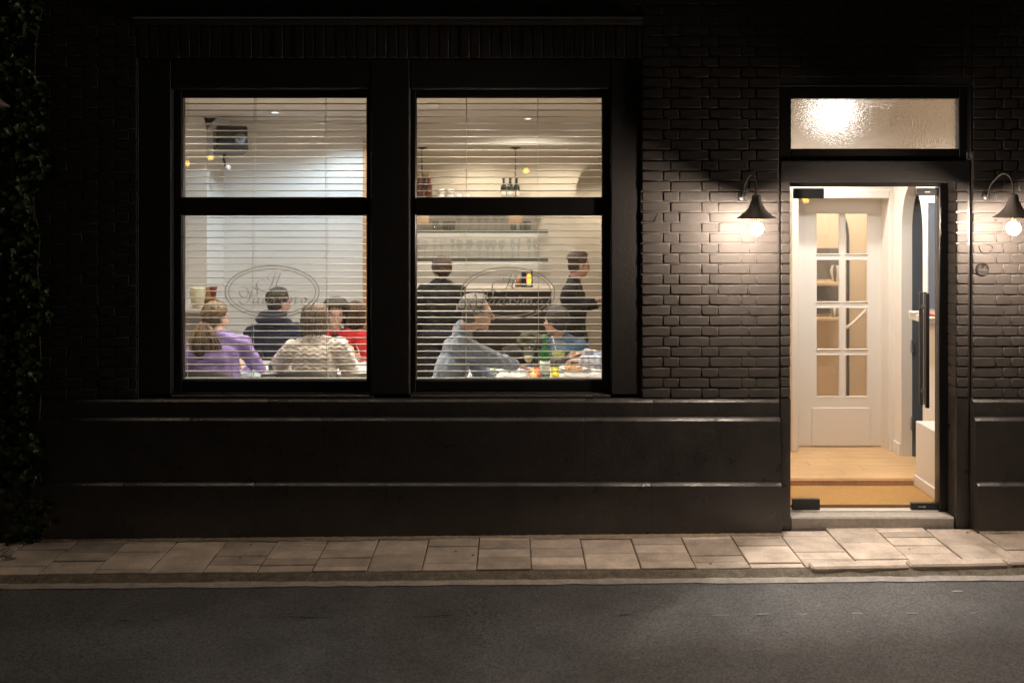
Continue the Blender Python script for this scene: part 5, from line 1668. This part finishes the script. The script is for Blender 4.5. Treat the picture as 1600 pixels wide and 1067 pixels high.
# --- dark haired diner in denim blue
H = frame(-1.0, .12, .1)
hc = at(868, 502, 1.58)
p8 = person('dark haired diner in a denim blue top turned away from the window',
    dict(head=hc, neck=at(876, 526, 1.60), shl=at(852, 547, 1.66), shr=at(906, 543, 1.56), ell=at(838, 578, 1.62), elr=at(918, 578, 1.55),
         wrl=at(826, 580, 1.80), wrr=at(890, 584, 1.75), hip=Vector((fx(880, 1.6), 1.62, FL+.52))), H, denim, 'denim_top', skinm=skin2)
locks(p8, hc, H, hair_mat('black_hair', (.012, .010, .010), (.045, .040, .040)), n=230, phi1=1.85, seed=17, rad=.008, grow=1.10, length=.015)
# olive jacket over the chair beside
q = MB(); c = at(826, 530, 1.58)
for dx, dz, r in ((-.06, -.01, .045), (-.02, .03, .05), (.04, .035, .05), (.08, .0, .055), (.0, -.03, .055), (-.05, -.05, .05), (.05, -.06, .06), (.0, -.13, .06), (.06, -.14, .06)):
    q.ell(c+Vector((dx, rng.uniform(-.02, .02), dz)), (r*1.05, .07, r*.8))
me = remeshed(q, .010, 3)
n_ = len(me.vertices); co = np.empty(n_*3); me.vertices.foreach_get('co', co); co = co.reshape(-1, 3)
co[:, 2] += .006*np.sin(co[:, 0]*70+co[:, 2]*40); co[:, 1] += .006*np.sin(co[:, 2]*90+co[:, 0]*35)
me.vertices.foreach_set('co', co.ravel()); me.materials.append(mat('olive_cloth', (.05, .052, .030), .8, var=.15, vscale=20))
jk = bpy.data.objects.new('jacket', me); COL.objects.link(jk); tag(jk, 'olive green jacket bunched up left of the dark haired diner', 'jacket')
jch = chair(826, 1.72, PI, 'black chair under the olive green jacket')
# --- waiter walking to the right
H = frame(PI/2-.25, .25)
hc = at(905, 414, 2.52)
hip = Vector((fx(896, 2.5), 2.55, FL+.86))
f = Vector((1, .1, 0)).normalized(); a = Vector((.1, -1, 0)).normalized()
p9 = person('waiter in dark clothes leaning right with a hand held out',
    dict(head=hc, neck=at(897, 438, 2.53), shl=at(896, 455, 2.70), shr=at(894, 455, 2.36), ell=at(912, 478, 2.74), elr=at(908, 478, 2.32),
         wrl=at(934, 476, 2.70), wrr=at(928, 470, 2.36), hip=hip), H, darkc, 'shirt', legs=standing(hip, f, a), skinm=skin2, wide=.95)
locks(p9, hc, H, hair_mat('auburn_dark_hair', (.030, .016, .011), (.085, .045, .03)), n=180, phi1=1.9, seed=19, rad=.009, grow=1.08, tie=(0, -.11, .02))
tr_ = on(938, 478, fz(478, 2.5)) if False else at(941, 472, 2.5)
q = MB(); q.lathe([(0, 0), (.032, 0), (.038, .09), (.036, .09), (.03, .006), (0, .006)], tr_-Vector((0, 0, .045)), 16)
tag(q.build('held_glass', iglass, origin=tr_), 'small glass held by the waiter', 'glass')
# --- diner in plaid at the right end of the table
H = frame(-PI/2+.1, .15)
hc = at(985, 480, .74)
p10 = person('diner in a pale blue plaid shirt whose hands meet over the table',
    dict(head=hc, neck=at(988, 520, .74), shl=at(985, 545, .58), shr=at(985, 543, .92), ell=at(955, 568, .60), elr=at(958, 566, .96),
         wrl=at(909, 564, .74), wrr=at(913, 552, .95), htl=at(893, 562, .80), htr=at(897, 550, 1.0), curl=Vector((.7, 0, 0)), hip=Vector((fx(996, .75), .75, FL+.55))), H, plaid, 'plaid_shirt', sleeve=1.15)
locks(p10, hc, H, hair_mat('brown_short_hair', (.05, .03, .02), (.12, .075, .045)), n=200, phi1=1.75, seed=21, rad=.007)

for o in bpy.data.objects:
    for k in ('_o', '_h'):
        if k in o: del o[k]
